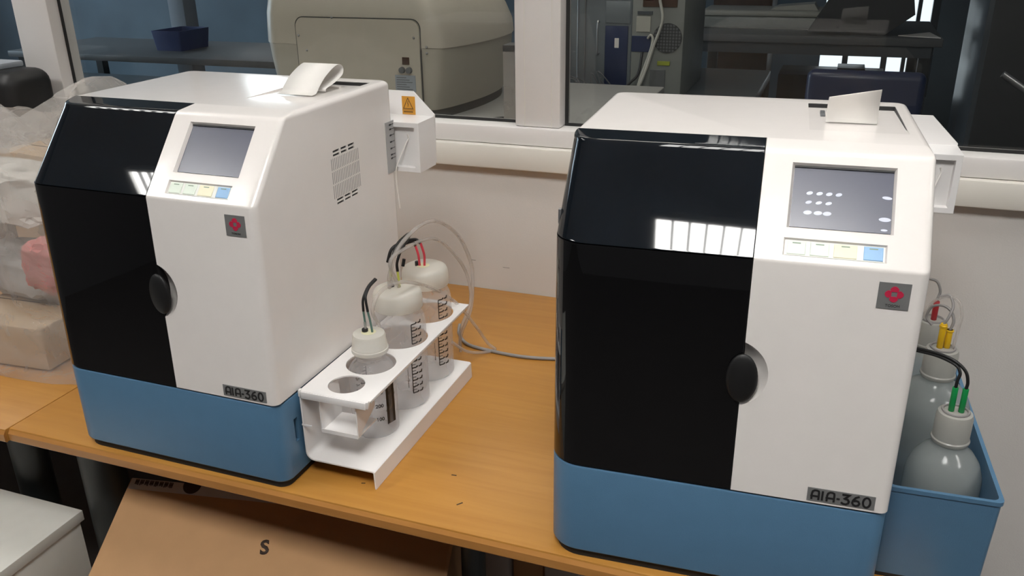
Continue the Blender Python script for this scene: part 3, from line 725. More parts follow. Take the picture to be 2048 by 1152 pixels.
# clear hoses running from the rack over the table
def hose(label, pts, r, mt='tube', name='clear_hose', cat='hose', group='clear hoses behind the bottle rack'):
    bb = B(); tube(bb, pts, r, 10, 10); o = finish(name, bb, M[mt], None, 60); return tag(o, label, cat, group)
hose('clear hose arching highest over the rear bottle', [(-.626, -.176, T + .2385), (-.610, -.200, T + .272), (-.605, -.178, T + .307), (-.600, -.112, T + .3225), (-.600, -.042, T + .3090), (-.600, .037, T + .2590), (-.600, .088, T + .195), (-.600, .099, T + .150), (-.600, .086, T + .095), (-.615, .075, T + .05), (-.63, .09, T + .006)], .0034)
hose('clear hose arching below the highest one', [(-.612, -.170, T + .239), (-.606, -.205, T + .290), (-.603, -.176, T + .3215 - .02), (-.600, -.065, T + .2860), (-.600, .023, T + .2255), (-.600, .075, T + .165), (-.598, .080, T + .11), (-.612, .062, T + .06), (-.62, .075, T + .006)], .0030)
hose('clear hose looping over the middle cap and down onto the table', [(-.615, -.236, T + .200), (-.602, -.275, T + .243), (-.600, -.252, T + .2640), (-.595, -.195, T + .2585), (-.590, -.110, T + .218), (-.585, -.020, T + .155), (-.578, .050, T + .080), (-.570, .092, T + .024), (-.560, .105, T + .005), (-.578, .088, T + .004), (-.600, .060, T + .016), (-.625, .045, T + .04)], .0030)
hose('grey cable lying on the table between the analyzers', [(-.672, .190, T + .004), (-.655, .150, T + .0035), (-.620, .112, T + .0035), (-.565, .100, T + .0035), (-.505, .096, T + .0035), (-.448, .105, T + .0035), (-.38, .125, T + .0035), (-.31, .16, T + .0035), (-.20, .20, T + .0035), (-.05, .22, T + .0035), (.05, .20, T + .0035)], .0033, 'greycable', 'grey_cable', 'cable', None)

# ------------------------------------------------------------------ blue tray with big bottles beside the right analyzer
tr = thing('bottle_tray', 'blue open-topped plastic tray at the right end of the table', 'tray', (-0.0843, -0.4089, T), 0.0530)
bb = B()
def tr_ring(z, s, k): return [(x, y, z) for x, y in rrect(.205 + s, .070 + s + k, .3325 - s - k * 1.0, .440 - s - k, (.008, .008, .008, .008), 4)]
rim = .1365
ring_mesh(bb, [tr_ring(.006, 0, .004), tr_ring(rim - .006, 0, .0003), tr_ring(rim - .0055, -.0012, 0), tr_ring(rim, -.0012, 0), tr_ring(rim, .0038, 0), tr_ring(.0085, .0036, .004)])
finish('tray_body', bb, M['blue'], tr, 40)
bb = B(); box(bb, (.210, .0745, 0), (.285, .43, .0062)); finish('tray_foot', bb, M['rubber'], tr, 0)
def big_bottle(label, x, y, r, ztop, capr, plug, n):
    t = thing('waste_bottle', label, 'bottle', (x, y, T + .0085), 0, 'large bottles in the blue tray')
    zc = ztop - .0085
    bb = B(); lathe(bb, [(r * .92, 0), (r, .006), (r, zc - .095), (r * .97, zc - .085), (r * .86, zc - .070), (r * .66, zc - .057), (capr * 1.02, zc - .050), (capr * .92, zc - .045), (capr * .92, zc - .030)], 40, cap1=False)
    finish('body', bb, M['carboy'], t, 50)
    bb = B(); lathe(bb, [(capr * .98, zc - .043), (capr * 1.06, zc - .040), (capr * 1.06, zc - .0375), (capr, zc - .036), (capr, zc - .006), (capr * .93, zc - .001), (capr * .8, zc), (.001, zc)], 32, cap0=False)
    cp = finish('cap', bb, M['carboycap'], t, 40)
    wring(cp, 0, 0, zc + .001, capr * .70, 'greycable')
    return t, cp, zc
t1, k1, zc1 = big_bottle('front big bottle in the blue tray, with two green plugs', .1905, -.2300, .0455, .1985, .0215, 'green', 2)
for x in (-.0055, .0060): stub(k1, 'green_plug', x, 0, zc1, .0036, .0330, 'greenplug')
wire(k1, 'black_cable', [(-.0055, 0, zc1 + .032), (-.0050, .001, zc1 + .042), (-.0035, .003, zc1 + .052), (-.010, .008, zc1 + .060), (-.03, .02, zc1 + .063), (-.055, .035, zc1 + .060)], .0020, 'black')
wire(k1, 'black_cable', [(.0060, 0, zc1 + .032), (.0065, .001, zc1 + .042), (.002, .004, zc1 + .055), (-.012, .010, zc1 + .0645), (-.032, .022, zc1 + .066), (-.057, .037, zc1 + .062)], .0020, 'black')
t2, k2, zc2 = big_bottle('second big bottle in the blue tray, with yellow plugs', .1810, -.1050, .0500, .2260, .0215, 'yellow', 2)
stub(k2, 'yellow_plug', -.0040, .000, zc2, .0042, .036, 'yellowplug'); stub(k2, 'yellow_plug', .0050, .003, zc2, .0042, .027, 'yellowplug')
stub(k2, 'plug_collar', -.0040, .000, zc2 + .030, .0052, .004, 'yellowplug'); stub(k2, 'plug_collar', .0050, .003, zc2 + .024, .0052, .003, 'yellowplug')
wire(k2, 'clear_line', [(.0130, .004, zc2), (.0150, .004, zc2 + .030), (.0160, .006, zc2 + .048), (.010, .010, zc2 + .066), (-.006, .014, zc2 + .070), (-.022, .018, zc2 + .055), (-.03, .02, zc2 + .03)], .0020, 'tube')
wire(k2, 'grey_line', [(-.0040, .000, zc2 + .035), (.0005, .002, zc2 + .046), (.004, .008, zc2 + .060), (-.002, .014, zc2 + .072), (-.012, .018, zc2 + .0675)], .0019, 'greycable')
wire(k2, 'grey_line', [(.0050, .003, zc2 + .026), (.0075, .004, zc2 + .040), (.002, .010, zc2 + .052), (-.008, .015, zc2 + .056), (-.020, .02, zc2 + .050), (-.024, .02, zc2 + .034), (-.016, .016, zc2 + .025)], .0019, 'greycable')
t3, k3, zc3 = big_bottle('rearmost big bottle in the blue tray, with red plugs', .1800, .0250, .0500, .2120, .0215, 'red', 1)
stub(k3, 'red_plug', .0010, 0, zc3, .0042, .030, 'darkred')
wire(k3, 'grey_line', [(.0010, 0, zc3 + .033), (.0030, .002, zc3 + .046), (-.004, .004, zc3 + .060), (-.020, .006, zc3 + .062)], .0020, 'greycable')

# ------------------------------------------------------------------ plastic bag and its contents on the left
from mathutils import noise
bag = thing('plastic_bag', 'big crumpled translucent plastic bag at the left end of the table', 'bag', (-1.46, -0.03, T))
bb = B(); NS, NH = 72, 34
rings = []
for j in range(NH + 1):
    t_ = j / NH
    ring = []
    for i in range(NS):
        a = 2 * PI * i / NS
        ca, sa = math.cos(a), math.sin(a)
        k = 1.0 / (abs(ca) ** 3.4 + abs(sa) ** 3.4) ** (1 / 3.4)
        top_ = .392 + .100 * math.exp(-((a - 1.62) / .30) ** 2) + .055 * math.exp(-(((a % (2 * PI)) - 4.9) / .5) ** 2) + .010 * math.sin(a * 3)
        z = .001 + (t_ ** 1.05) * top_ * (1 if t_ < 1 else 1)
        rx, ry = .362, .232
        s = 1.03 - .07 * max(0, (t_ - .05)) - .10 * max(0, t_ - .72) / .28 - .05 * math.exp(-((t_ - .30) / .05) ** 2)
        if t_ < .06: s *= 1.02
        nv = noise.fractal(Vector((ca * 2.1 + 3, sa * 2.1, z * 7.0)), 1.0, 2.0, 4) * .022 + noise.ridged_multi_fractal(Vector((ca * 1.6, sa * 1.6 + 5, z * 4.5)), 1.0, 2.0, 3, 1.0, 2.0) * .010
        x = rx * k * ca * s + nv * ca; y = ry * k * sa * s + nv * sa
        x = min(x, .356)
        if x < -.36: x = -.36
        z = max(z + (noise.noise(Vector((x * 9, y * 9, t_ * 6))) * .018 if j > 1 else 0), .001)
        ring.append((x, y, z))
    rings.append(ring)
# close the top with a slack crumpled sheet
cxm = sum(p[0] for p in rings[-1]) / NS; cym = sum(p[1] for p in rings[-1]) / NS
for k_, dz in ((.75, .010), (.5, .0), (.25, -.02)):
    rings.append([(cxm + (p[0] - cxm) * k_, cym + (p[1] - cym) * k_, p[2] + dz + noise.noise(Vector((p[0] * 14 * k_, p[1] * 14 * k_, 3))) * .03) for p in rings[NH]])
ring_mesh(bb, rings, True, True)
finish('film', bb, M['bag'], bag, 28)
# contents, each a thing of its own
def carton(name, label, cat, x, y, z, rz, sx, sy, sz, mt, group=None):
    t = thing(name, label, cat, (x, y, z), rz, group)
    bb = B(); box(bb, (-sx / 2, -sy / 2, 0), (sx / 2, sy / 2, sz), .003); o = finish('carton_body', bb, M[mt], t, 40)
    bb = B(); box(bb, (-sx / 2 + .002, -.0012, sz - .0002), (sx / 2 - .002, .0012, sz + .0006)); finish('flap_gap', bb, M['carton_ink'], t, 0)
    return t
carton('carton', 'beige carton at the bottom of the plastic bag, by its front corner', 'box', -1.432, -0.150, T + .006, math.radians(4), .21, .21, .085, 'beigebox')
carton('carton', 'pale beige carton upright inside the plastic bag', 'box', -1.50, 0.085, T + .006, math.radians(-6), .34, .13, .33, 'beigebox')
def lump(name, label, x, y, z, sx, sy, sz, mt, seed):
    t = thing(name, label, 'packet', (x, y, z))
    bb = B(); bmesh.ops.create_icosphere(bb, subdivisions=4, radius=1)
    for v in bb.verts:
        c = v.co.copy(); n_ = noise.fractal(c * 2.2 + Vector((seed, 0, 0)), 1, 2, 4) * .35 + noise.ridged_multi_fractal(c * 1.5 + Vector((seed, 3, 0)), 1, 2, 3, 1, 2) * .08
        e = Vector((math.copysign(abs(c.x) ** .6, c.x), math.copysign(abs(c.y) ** .6, c.y), math.copysign(abs(c.z) ** .6, c.z))) * (1 + n_ * .5)
        v.co = Vector((e.x * sx, e.y * sy, e.z * sz))
    mn = min(v.co.z for v in bb.verts)
    for v in bb.verts: v.co.z -= mn
    finish('crumpled_wrap', bb, M[mt], t, 25)
lump('packet', 'crumpled red packet inside the plastic bag', -1.318, -.200, T + .150, .042, .028, .046, 'redpack', 5)
lump('packet', 'crumpled grey packet above the beige carton in the bag', -1.47, -.110, T + .094, .130, .060, .045, 'greypack', 7)
lump('packet', 'pale crumpled packet high in the front of the bag', -1.49, -.115, T + .245, .150, .055, .055, 'whitepack', 11)
lump('packet', 'pale crumpled packet in the right side of the bag beside the analyzer', -1.205, .005, T + .007, .070, .085, .085, 'whitepack', 15)

# black case behind the bag
cs = thing('black_case', 'black rounded case with grey clip behind the plastic bag', 'case', (-1.930, .300, T))
bb = B(); box(bb, (-.17, -.07, .0), (.105, .07, .462), .035, 5); finish('shell', bb, M['black'], cs, 40)
bb = B(); ribbon(bb, [(.012, .378), (.030, .378), (.044, .410), (.034, .440), (.030, .4635), (-.010, .4635)], .018, lambda a, c, h: (a, -.0735 + h, c), .01); finish('clip', bb, M['mgrey'], cs, 40)
bb = B(); box(bb, (-.168, -.055, .4616), (.03, .05, .476), .004); finish('top_edge', bb, M['palecol'], cs, 40)

# ------------------------------------------------------------------ under and beside the table
cb = thing('drawer_cabinet', 'white laminate cabinet in the bottom left corner', 'cabinet', (-1.2485 - .25, -.3076 - .25, 0))
bb = B(); box(bb, (-.25, -.30, T - .25 - .022), (.25, .25, T - .25), .0015); finish('cabinet_top', bb, M['cab'], cb, 40)
bb = B(); box(bb, (-.247, -.29, .03), (.244, .244, T - .25 - .0225), .0015); finish('body', bb, M['cab'], cb, 40)
bb = B(); box(bb, (-.24, -.28, 0), (.235, .235, .031)); finish('plinth', bb, M['leg'], cb, 0)
for z0_, z1_ in ((.05, .25), (.256, .46)):
    bb = B(); box(bb, (-.245, -.306, z0_), (.242, -.2905, z1_), .002); dr = finish('drawer_front', bb, M['cab'], cb, 40)
    bb = B(); box(bb, (-.06, -.318, z1_ - .05), (.06, -.3055, z1_ - .04), .002); finish('drawer_pull', bb, M['steel'], dr, 40)

# large tilted carton under the table
ps, th = math.radians(10), math.radians(30)
uu = Vector((math.cos(ps), math.sin(ps), 0)); vv = Vector((math.sin(ps) * math.cos(th), -math.cos(ps) * math.cos(th), -math.sin(th))); nn = uu.cross(vv)
ct = thing('shipping_carton', 'large brown shipping carton tilted under the table, printed with an S', 'box')
mm = Matrix((uu, -vv, -nn)).transposed().to_4x4(); mm.translation = Vector((-1.0836, -.33, -.1239 + T))
ct.matrix_world = mm
LB = .45
bb = B(); box(bb, (0, -LB, -.447), (.595, 0, 0), .003); finish('carton_body', bb, M['cardboard'], ct, 40)
bb = B(); box(bb, (.003, -.0205, -.0002), (.592, -.0005, .0004)); finish('white_print_band', bb, M['carton_white'], ct, 0)
fl = lambda x, y, h: (x, y, .0004 + h)
random.seed(9)
for k in range(8):                      # bold illegible print
    x = .012 + k * .0092
    bb = B()
    for q in range(3):
        xa = x + q * .0026
        box(bb, (xa, -.0128 + random.uniform(0, .003), .0004), (xa + .0019, -.0022, .0007))
    box(bb, (x, -.0085, .0004), (x + .0072, -.0060 + random.uniform(0, .002), .0007))
    finish('bold_print', bb, M['carton_ink'], ct, 0)
bb = B(); prism(bb, [(.1190 + .0165 * math.cos(a * PI / 14), -.0035 - .0155 * math.sin(a * PI / 14)) for a in range(28)], fl, .0003); finish('round_mark', bb, M['carton_ink'], ct, 0)
for k in range(7):
    bb = B(); box(bb, (.20 + k * .009, -.0105, .0004), (.2065 + k * .009, -.0080, .0007)); finish('small_print', bb, M['carton_ink'], ct, 0)
bb = B(); box(bb, (.336, -.0195, .0004), (.352, -.0165, .0007)); finish('small_print', bb, M['carton_ink'], ct, 0)
bb = text_bm('S', .033, lambda x, y, h: (.2845 + x * .97 - y * .24, -.0975 + x * .24 + y * .97, h), .0003, .0012); finish('letter_mark', bb, M['carton_ink'], ct, 0)
bb = B(); box(bb, (.590, -LB, -.40), (.5952, -.001, .0006)); finish('side_flap', bb, M['cardboard'], ct, 0)

def plain_box(name, label, cat, a, c, mt, lid=None):
    cx_, cy_ = (a[0] + c[0]) / 2, (a[1] + c[1]) / 2
    t = thing(name, label, cat, (cx_, cy_, a[2]))
    bb = B(); box(bb, (a[0] - cx_, a[1] - cy_, 0), (c[0] - cx_, c[1] - cy_, c[2] - a[2]), .003); finish('carton_body', bb, M[mt], t, 40)
    bb = B(); box(bb, (a[0] - cx_ + .002, -.004, c[2] - a[2] - .0002), (c[0] - cx_ - .002, .004, c[2] - a[2] + .0004)); finish('tape', bb, M[lid or mt], t, 0)
    return t
plain_box('carton', 'brown carton standing under the table right of the dark leg', 'box', (-.60, .02, 0), (-.20, .36, .20), 'cardboard', 'beigebox')
plain_box('white_box', 'white narrow box under the table, nearer the dark leg', 'box', (-.515, -.09, 0), (-.465, -.01, .43), 'carton_white')
plain_box('white_box', 'white narrow box under the table, below the right analyzer', 'box', (-.395, -.09, 0), (-.330, -.01, .43), 'carton_white')
plain_box('carton', 'brown carton between the two narrow white boxes', 'box', (-.460, -.08, 0), (-.40, 0, .43), 'cardboard', 'beigebox')

# ------------------------------------------------------------------ far room behind the glass
FY, FX0, FX1 = 5.0, -7.6, 3.0
bb = B(); box(bb, (FX0 - .1, WY + .12, 0), (FX0, FY, CE)); struct('wall_far_left', bb, M['farwall'])
bb = B(); box(bb, (FX1, WY + .12, 0), (FX1 + .1, FY, CE)); struct('wall_far_right', bb, M['farwall'])
# far wall with openings: upper window (left) and a low glazed strip (right)
ax0, ax1, az0, az1 = -4.78, -4.22, T + 1.15, T + 1.80
gx0, gx1, gz0, gz1 = -.12, .57, T - .30, T + .34
bb = B()
for (xa, xb, za, zb) in ((FX0, ax0, 0, CE), (ax0, ax1, 0, az0), (ax0, ax1, az1, CE), (ax1, gx0, 0, CE), (gx0, gx1, 0, gz0), (gx0, gx1, gz1, CE), (gx1, FX1, 0, CE)):
    box(bb, (xa, FY, za), (xb, FY + .12, zb))
struct('wall_far', bb, M['farwall'])
def lit_window(name, x0, x1, z0_, z1_, mt, bars):
    e = bpy.data.objects.new(name, None); C.objects.link(e); e['kind'] = 'structure'
    bb = B(); box(bb, (x0, FY + .07, z0_), (x1, FY + .075, z1_)); finish('pane', bb, M[mt], e, 0)
    for x, hw_, za_, zb_ in bars:
        bb = B(); box(bb, (x - hw_, FY + .02, T + za_), (x + hw_, FY + .065, T + zb_)); finish('glazing_bar', bb, M['bench'], e, 0)
lit_window('window_2', ax0, ax1, az0, az1, 'day', ())
lit_window('window_3', gx0, gx1, gz0, gz1, 'dayweak', ((.04, .018, -.30, -.03), (.28, .018, -.30, -.03), (.399, .012, -.30, -.03), (.545, .03, -.30, -.03), (.345, .032, -.03, .34), (.449, .012, -.03, .34), (.24, .08, -.03, .34), (.545, .022, -.03, .34)))
# side window of the far room (out of view), daylight on the instrument's left
e = bpy.data.objects.new('window_4', None); C.objects.link(e); e['kind'] = 'structure'
bb = B(); box(bb, (FX0 + .002, .8, T + .25), (FX0 + .01, 3.4, T + 1.7)); finish('pane', bb, M['dayside'], e, 0)
bb = B(); box(bb, (FX0 + .001, 2.07, T + .25), (FX0 + .03, 2.13, T + 1.7)); finish('glazing_bar', bb, M['frame'], e, 0)
ceiling_lamp(-1.6, -.2, 1.0, 1.3, 'added fill lamp above the room behind the glass', M['fillfar'], False, None)  # unseen lamp, added to light the rounded instrument from above

# counter under the rounded instrument
def bench(name, label, x0, x1, y0, y1, zt, mt, legm='leg'):
    cx_, cy_ = (x0 + x1) / 2, (y0 + y1) / 2
    t = thing(name, label, 'bench', (cx_, cy_, 0))
    bb = B(); box(bb, (x0 - cx_, y0 - cy_, zt - .035), (x1 - cx_, y1 - cy_, zt), .004); finish('bench_top', bb, M[mt], t, 40)
    for sx in (-1, 1):
        for sy in (-1, 1):
            px_, py_ = sx * ((x1 - x0) / 2 - .06), sy * ((y1 - y0) / 2 - .06)
            bb = B(); box(bb, (px_ - .025, py_ - .025, 0), (px_ + .025, py_ + .025, zt - .034)); finish('leg', bb, M[legm], t, 0)
    return t
bench('counter', 'pale counter under the rounded instrument behind the glass', -1.50, -.46, .535, 1.218, T + .335, 'counter')
bench('dark_bench', 'dark bench left of the rounded instrument behind the glass', -3.9, -1.56, .75, 1.7, T + .20, 'bench')

dm = thing('rounded_instrument', 'large beige rounded benchtop instrument behind the middle window', 'instrument', (-1.14, .90, T + .335))
plan = [(-.155, -.299), (0, -.300), (.155, -.300), (.245, -.298), (.275, -.262), (.300, -.165), (.312, -.05), (.300, .08), (.24, .22), (.12, .31), (-.04, .325), (-.18, .28), (-.262, .16), (-.302, .0), (-.295, -.12), (-.262, -.22), (-.210, -.292)]
plan = [(p.x, p.y) for p in catmull([(x, y, 0) for x, y in plan + [plan[0]]], 6)][:-1]
def dome_ring(z, kl, kr, ky):
    return [(x * (kr if x > 0 else kl), y * ky if y < -.0 else y * (kl + kr) / 2, z) for x, y in plan]
levels = [(.022, .90, .915, .985), (.035, .91, .925, .995), (.08, .94, .96, 1.0), (.13, .975, .99, 1.0), (.168, .99, 1.0, 1.0)]
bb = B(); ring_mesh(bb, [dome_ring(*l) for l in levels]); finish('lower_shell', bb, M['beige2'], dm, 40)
levels = [(.1685, 1.0, 1.012, 1.003), (.20, .995, 1.0, 1.0), (.24, .985, .94, .995), (.275, .965, .83, .97), (.31, .90, .68, .92), (.345, .72, .52, .78), (.365, .45, .32, .55), (.372, .1, .1, .15)]
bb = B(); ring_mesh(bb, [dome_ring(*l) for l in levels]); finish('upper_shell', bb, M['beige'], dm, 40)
bb = B(); ring_mesh(bb, [dome_ring(.0, .885, .90, .965), dome_ring(.022, .885, .90, .965)]); finish('dark_foot', bb, M['darkseam'], dm, 40)
bb = B(); prism(bb, rrect(-.1245, .010, .2110, .232, (.012, .012, .022, .022), 5), lambda a, c, h: (a, -.3005 - h, c), .004); bp = finish('rear_panel', bb, M['beige'], dm, 40)
bb = B(); ribbon(bb, rrect(-.1265, .008, .2130, .234, (.012, .012, .022, .022), 5), .002, lambda a, c, h: (a, -.3010 - h, c), .0012, True); finish('panel_seam', bb, M['darkseam'], dm, 0)
bb = B(); ribbon(bb, [(.2135, .165), (.2135, .01)], .0022, lambda a, c, h: (a, -.3015 - h, c), .004); finish('corner_seam', bb, M['darkseam'], dm, 0)
for (x, z) in ((-.020, .234), (.197, .192), (.2290, .172), (.2290, .158), (-.118, .19), (-.098, .155)):
    bb = B(); bmesh.ops.create_uvsphere(bb, u_segments=10, v_segments=6, radius=.0032, matrix=Matrix.Translation((x, -.3045, z))); finish('screw', bb, M['steel'], dm, 60)
bb = B(); box(bb, (.164, -.3062, .130), (.182, -.3044, .147)); finish('socket_sticker', bb, M['brownwood'], bp, 0)
for x in (.1625, .1810):
    bb = B(); bmesh.ops.create_cone(bb, cap_ends=True, segments=20, radius1=.0080, radius2=.0070, depth=.008, matrix=Matrix.Translation((x, -.308, .117)) @ Matrix.Rotation(PI / 2, 4, 'X')); so = finish('round_socket', bb, M['mgrey'], bp, 40)
bb = B(); box(bb, (.142, -.3056, .066), (.196, -.3044, .105)); lb = finish('info_label', bb, M['palecol'], bp, 0)
bb = B()
for k in range(6): box(bb, (.146, -.3060, .071 + k * .0055), (.146 + .042 - (k % 3) * .008, -.3055, .0725 + k * .0055))
finish('label_print', bb, M['mgrey'], bp, 0)
bb = B(); tube(bb, [(-.118, -.306, .090), (-.104, -.330, .088), (-.094, -.332, .078), (-.092, -.306, .070)], .004, 8); finish('handle_hook', bb, M['mgrey'], bp, 60)
bb = B(); box(bb, (.155, -.318, .048), (.180, -.300, .060), .003); finish('power_inlet', bb, M['ink'], bp, 40)
# black cable on the counter and the slim clear holder
hose('black cable lying on the pale counter by the rounded instrument', [(-.86, .64, T + .338), (-.80, .60, T + .3385), (-.745, .66, T + .3385), (-.72, .60, T + .3385), (-.74, .545, T + .3385), (-.70, .538, T + .3385)], .003, 'ink', 'black_cable', 'cable', None)
ch = thing('clear_holder', 'slim clear upright holder beside the mullion behind the glass', 'holder', (-.708, .62, T + .335))
bb = B(); box(bb, (-.012, -.02, 0), (.014, .03, .006)); finish('holder_base', bb, M['ink'], ch, 0)
bb = B(); ribbon(bb, [(-.012, -.02), (.014, -.02), (.014, .03), (-.012, .03)], .002, lambda a, c, h: (a, c, .006 + h), .175, True); finish('holder_wall', bb, M['tube'], ch, 0)
bb = B(); box(bb, (-.013, -.021, .168), (.015, .031, .182)); finish('holder_rim', bb, M['mgrey'], ch, 0)

# right window: PC tower, grey cabinet with navy door, desk, printer, chair
bench('equipment_bench', 'low bench carrying the computer tower behind the right window', -1.0, -.22, 1.226, 1.95, T + .285, 'bench')
pc = thing('computer_tower', 'grey computer tower seen from behind with a round fan grille', 'computer', (-.505, 1.5, T + .285))
bb = B(); box(bb, (-.076, -.20, 0), (.077, .2, .42), .004); finish('case', bb, M['pccase'], pc, 40)
bb = B(); lathe(bb, [(.042, 0), (.042, .004)], 32)
for v in bb.verts: v.co = Vector((.031 + v.co.x, -.2002 - v.co.z, .176 + v.co.y))
fan = finish('fan_grille', bb, M['dgrey'], pc, 40)
bb = B()
for k in range(9):
    for q in range(9):
        x, z = (k - 4) * .0088, (q - 4) * .0088
        if x * x + z * z < .040 ** 2: box(bb, (.031 + x - .0031, -.2056, .176 + z - .0031), (.031 + x + .0031, -.2040, .176 + z + .0031))
v = finish('grille_mesh', bb, M['mgrey'], fan, 0); v['kind'] = 'stuff'
for (x0, z0_, x1, z1_, mt, nm) in ((-.062, .192, -.020, .235, 'cablewhite', 'power_socket'), (-.074, .135, -.018, .180, 'navy', 'port_plate'), (-.06, .240, -.015, .250, 'bench', 'port_slot'), (.005, .098, .042, .110, 'limelabel', 'lime_label'), (-.045, .262, .055, .285, 'brownwood', 'vent_slot'), (-.04, .278, -.010, .292, 'redpack', 'red_port'), (-.015, .03, .03, .085, 'mgrey', 'slot_plate')):
    bb = B(); box(bb, (x0, -.2045, z0_), (x1, -.1995, z1_), .001); finish(nm, bb, M[mt], pc, 0)
hose('pale cable hanging down the back of the computer tower', [(-.503, 1.285, T + .60), (-.4985, 1.285, T + .566), (-.487, 1.275, T + .511), (-.508, 1.27, T + .440), (-.532, 1.262, T + .356), (-.560, 1.25, T + .290), (-.585, 1.24, T + .288)], .0042, 'cablewhite', 'white_cable', 'cable', 'cables behind the computer')
hose('second pale cable beside the first behind the computer tower', [(-.53, 1.29, T + .46), (-.520, 1.283, T + .470), (-.513, 1.28, T + .455), (-.522, 1.272, T + .412), (-.540, 1.265, T + .355), (-.553, 1.25, T + .300), (-.560, 1.235, T + .288)], .0036, 'cablewhite', 'white_cable', 'cable', 'cables behind the computer')
hose('dark cable sagging left of the computer tower', [(-.545, 1.29, T + .42), (-.550, 1.27, T + .36), (-.575, 1.26, T + .33), (-.60, 1.25, T + .288)], .004, 'ink', 'black_cable', 'cable', None)
gc = thing('equipment_cabinet', 'grey cabinet with a navy door left of the computer tower', 'cabinet', (-.665, 1.5, T + .285))
bb = B(); box(bb, (-.12, -.18, 0), (.080, .2, .50), .004); finish('cabinet_body', bb, M['cabframe'], gc, 40)
bb = B(); box(bb, (.000, -.1845, .005), (.070, -.1795, .205), .002); nd = finish('navy_door', bb, M['navy'], gc, 40)
bb = B(); box(bb, (.030, -.1852, .142), (.043, -.1842, .170)); finish('door_label', bb, M['paper'], nd, 0)
bb = B(); box(bb, (.000, -.1845, .212), (.075, -.1795, .275), .002); up_ = finish('upper_panel', bb, M['cabframe'], gc, 40)
bb = B(); box(bb, (.004, -.1850, .288), (.078, -.1795, .40), .002); finish('pale_panel', bb, M['palecol'], gc, 40)
bb = B(); box(bb, (-.070, -.1850, .288), (.000, -.1795, .40), .002); finish('dark_panel', bb, M['ink'], gc, 40)
bb = B(); tube(bb, [(-.020, -.180, .215), (-.020, -.196, .212), (-.020, -.196, .128), (-.020, -.180, .124)], .003, 8, 4); finish('handle', bb, M['steel'], gc, 60)
for x in (-.062, -.085):
    bb = B(); tube(bb, [(x, -.183, .41), (x, -.183, .02)], .0022, 6, 1, False); finish('edge_strip', bb, M['steel'], gc, 60)
# tangle of thin cables at the bottom left of the right window
bb = B()
for k in range(9):
    x = -.80 + .020 * k
    tube(bb, [(x, 1.245, T + .288 + .01), (x + random.uniform(-.03, .03), 1.24, T + .34 + random.uniform(0, .05)), (x + random.uniform(-.05, .05), 1.25, T + .33), (x + random.uniform(.02, .09), 1.245, T + .289)], .0018, 5, 5)
o = finish('cable_tangle', bb, M['mgrey'], None, 60); tag(o, 'tangle of thin grey cables on the bench by the mullion', 'cables', kind='stuff')

dk = bench('far_desk', 'dark desk seen through the right window', -.72, .42, 3.0, 3.8, T + .290, 'mgrey')
bb = B(); box(bb, (-.53, -.385, T + .205), (.53, -.365, T + .256)); finish('apron', bb, M['bench'], dk, 0)
pr = thing('flat_scanner', 'pale flat device lying on the far desk', 'scanner', (-.29, 3.4, T + .290))
bb = B(); box(bb, (-.40, -.16, 0), (.40, .16, .055), .012, 3); finish('scanner_base', bb, M['pccase'], pr, 40)
bb = B(); box(bb, (-.38, -.15, .056), (.26, .15, .085), .012, 3); finish('scanner_lid', bb, M['cablewhite'], pr, 40)
bb = B(); prism(bb, [(0, .0), (.22, .0), (.20, .03), (.03, .015)], lambda a, c, h: (a - .05, -.1 + h, .086 + c), .15); finish('paper_stack', bb, M['cablewhite'], pr, 0)
mo = thing('dark_monitor', 'big black angular hood on the far desk before the lit doorway', 'monitor', (.13, 3.12, T + .290))
bb = B(); prism(bb, [(-.28, .015), (-.11, .015), (.05, .005), (.165, .095), (.120, .32), (-.11, .32)], lambda a, c, h: (a, -.06 + h, c), .1); finish('monitor_shell', bb, M['dgrey'], mo, 0)
bb = B(); box(bb, (-.1, -.05, 0), (.02, .03, .016)); finish('monitor_foot', bb, M['dgrey'], mo, 0)
bc = thing('brown_cupboard', 'dark brown cupboard far behind the right window', 'cupboard', (-.62, 4.4, 0))
bb = B(); box(bb, (-.12, -.2, 0), (.22, .2, T + .9), .004); finish('cupboard_body', bb, M['brownwood'], bc, 40)
bb = B(); box(bb, (-.11, -.206, .1), (.21, -.2, T + .85), .002); finish('cupboard_door', bb, M['brownwood'], bc, 40)
tw = thing('pale_paper', 'white sheet on the corner of the far desk', 'paper', (.32, 3.15, T + .290))
bb = B(); prism(bb, [(-.08, -.06), (.09, -.12), (.06, .10)], lambda a, c, h: (a, c, h), .003); finish('sheet', bb, M['paper'], tw, 0)
oc = thing('office_chair', 'dark blue office chair behind the right analyzer, seen through the glass', 'chair', (.10, 2.1, 0))
bb = B(); box(bb, (-.20, -.03, .62), (.20, .03, T + .275), .028, 4); finish('backrest', bb, M['navy'], oc, 50)
bb = B(); box(bb, (-.22, .03, .42), (.22, .48, .50), .03, 4); finish('seat', bb, M['navy'], oc, 50)
bb = B(); tube(bb, [(0, .25, .05), (0, .25, .42)], .025, 12, 1, False); finish('post', bb, M['dgrey'], oc, 50)
bb = B(); box(bb, (-.03, -.05, .45), (.03, .06, .66), .006); finish('back_bracket', bb, M['dgrey'], oc, 40)
for k in range(5):
    a = k * 2 * PI / 5 + .3
    bb = B(); tube(bb, [(0, .25, .07), (.26 * math.cos(a), .25 + .26 * math.sin(a), .045)], .016, 8, 1, False); lg = finish('leg', bb, M['dgrey'], oc, 50)
    bb = B(); lathe(bb, [(.02, 0), (.024, .01), (.024, .03), (.015, .045)], 12, (.26 * math.cos(a), .25 + .26 * math.sin(a), 0)); finish('castor', bb, M['ink'], lg, 40)
dc = thing('dark_cabinet', 'tall dark cabinet at the right edge behind the glass', 'cabinet', (1.05, 3.0, 0))
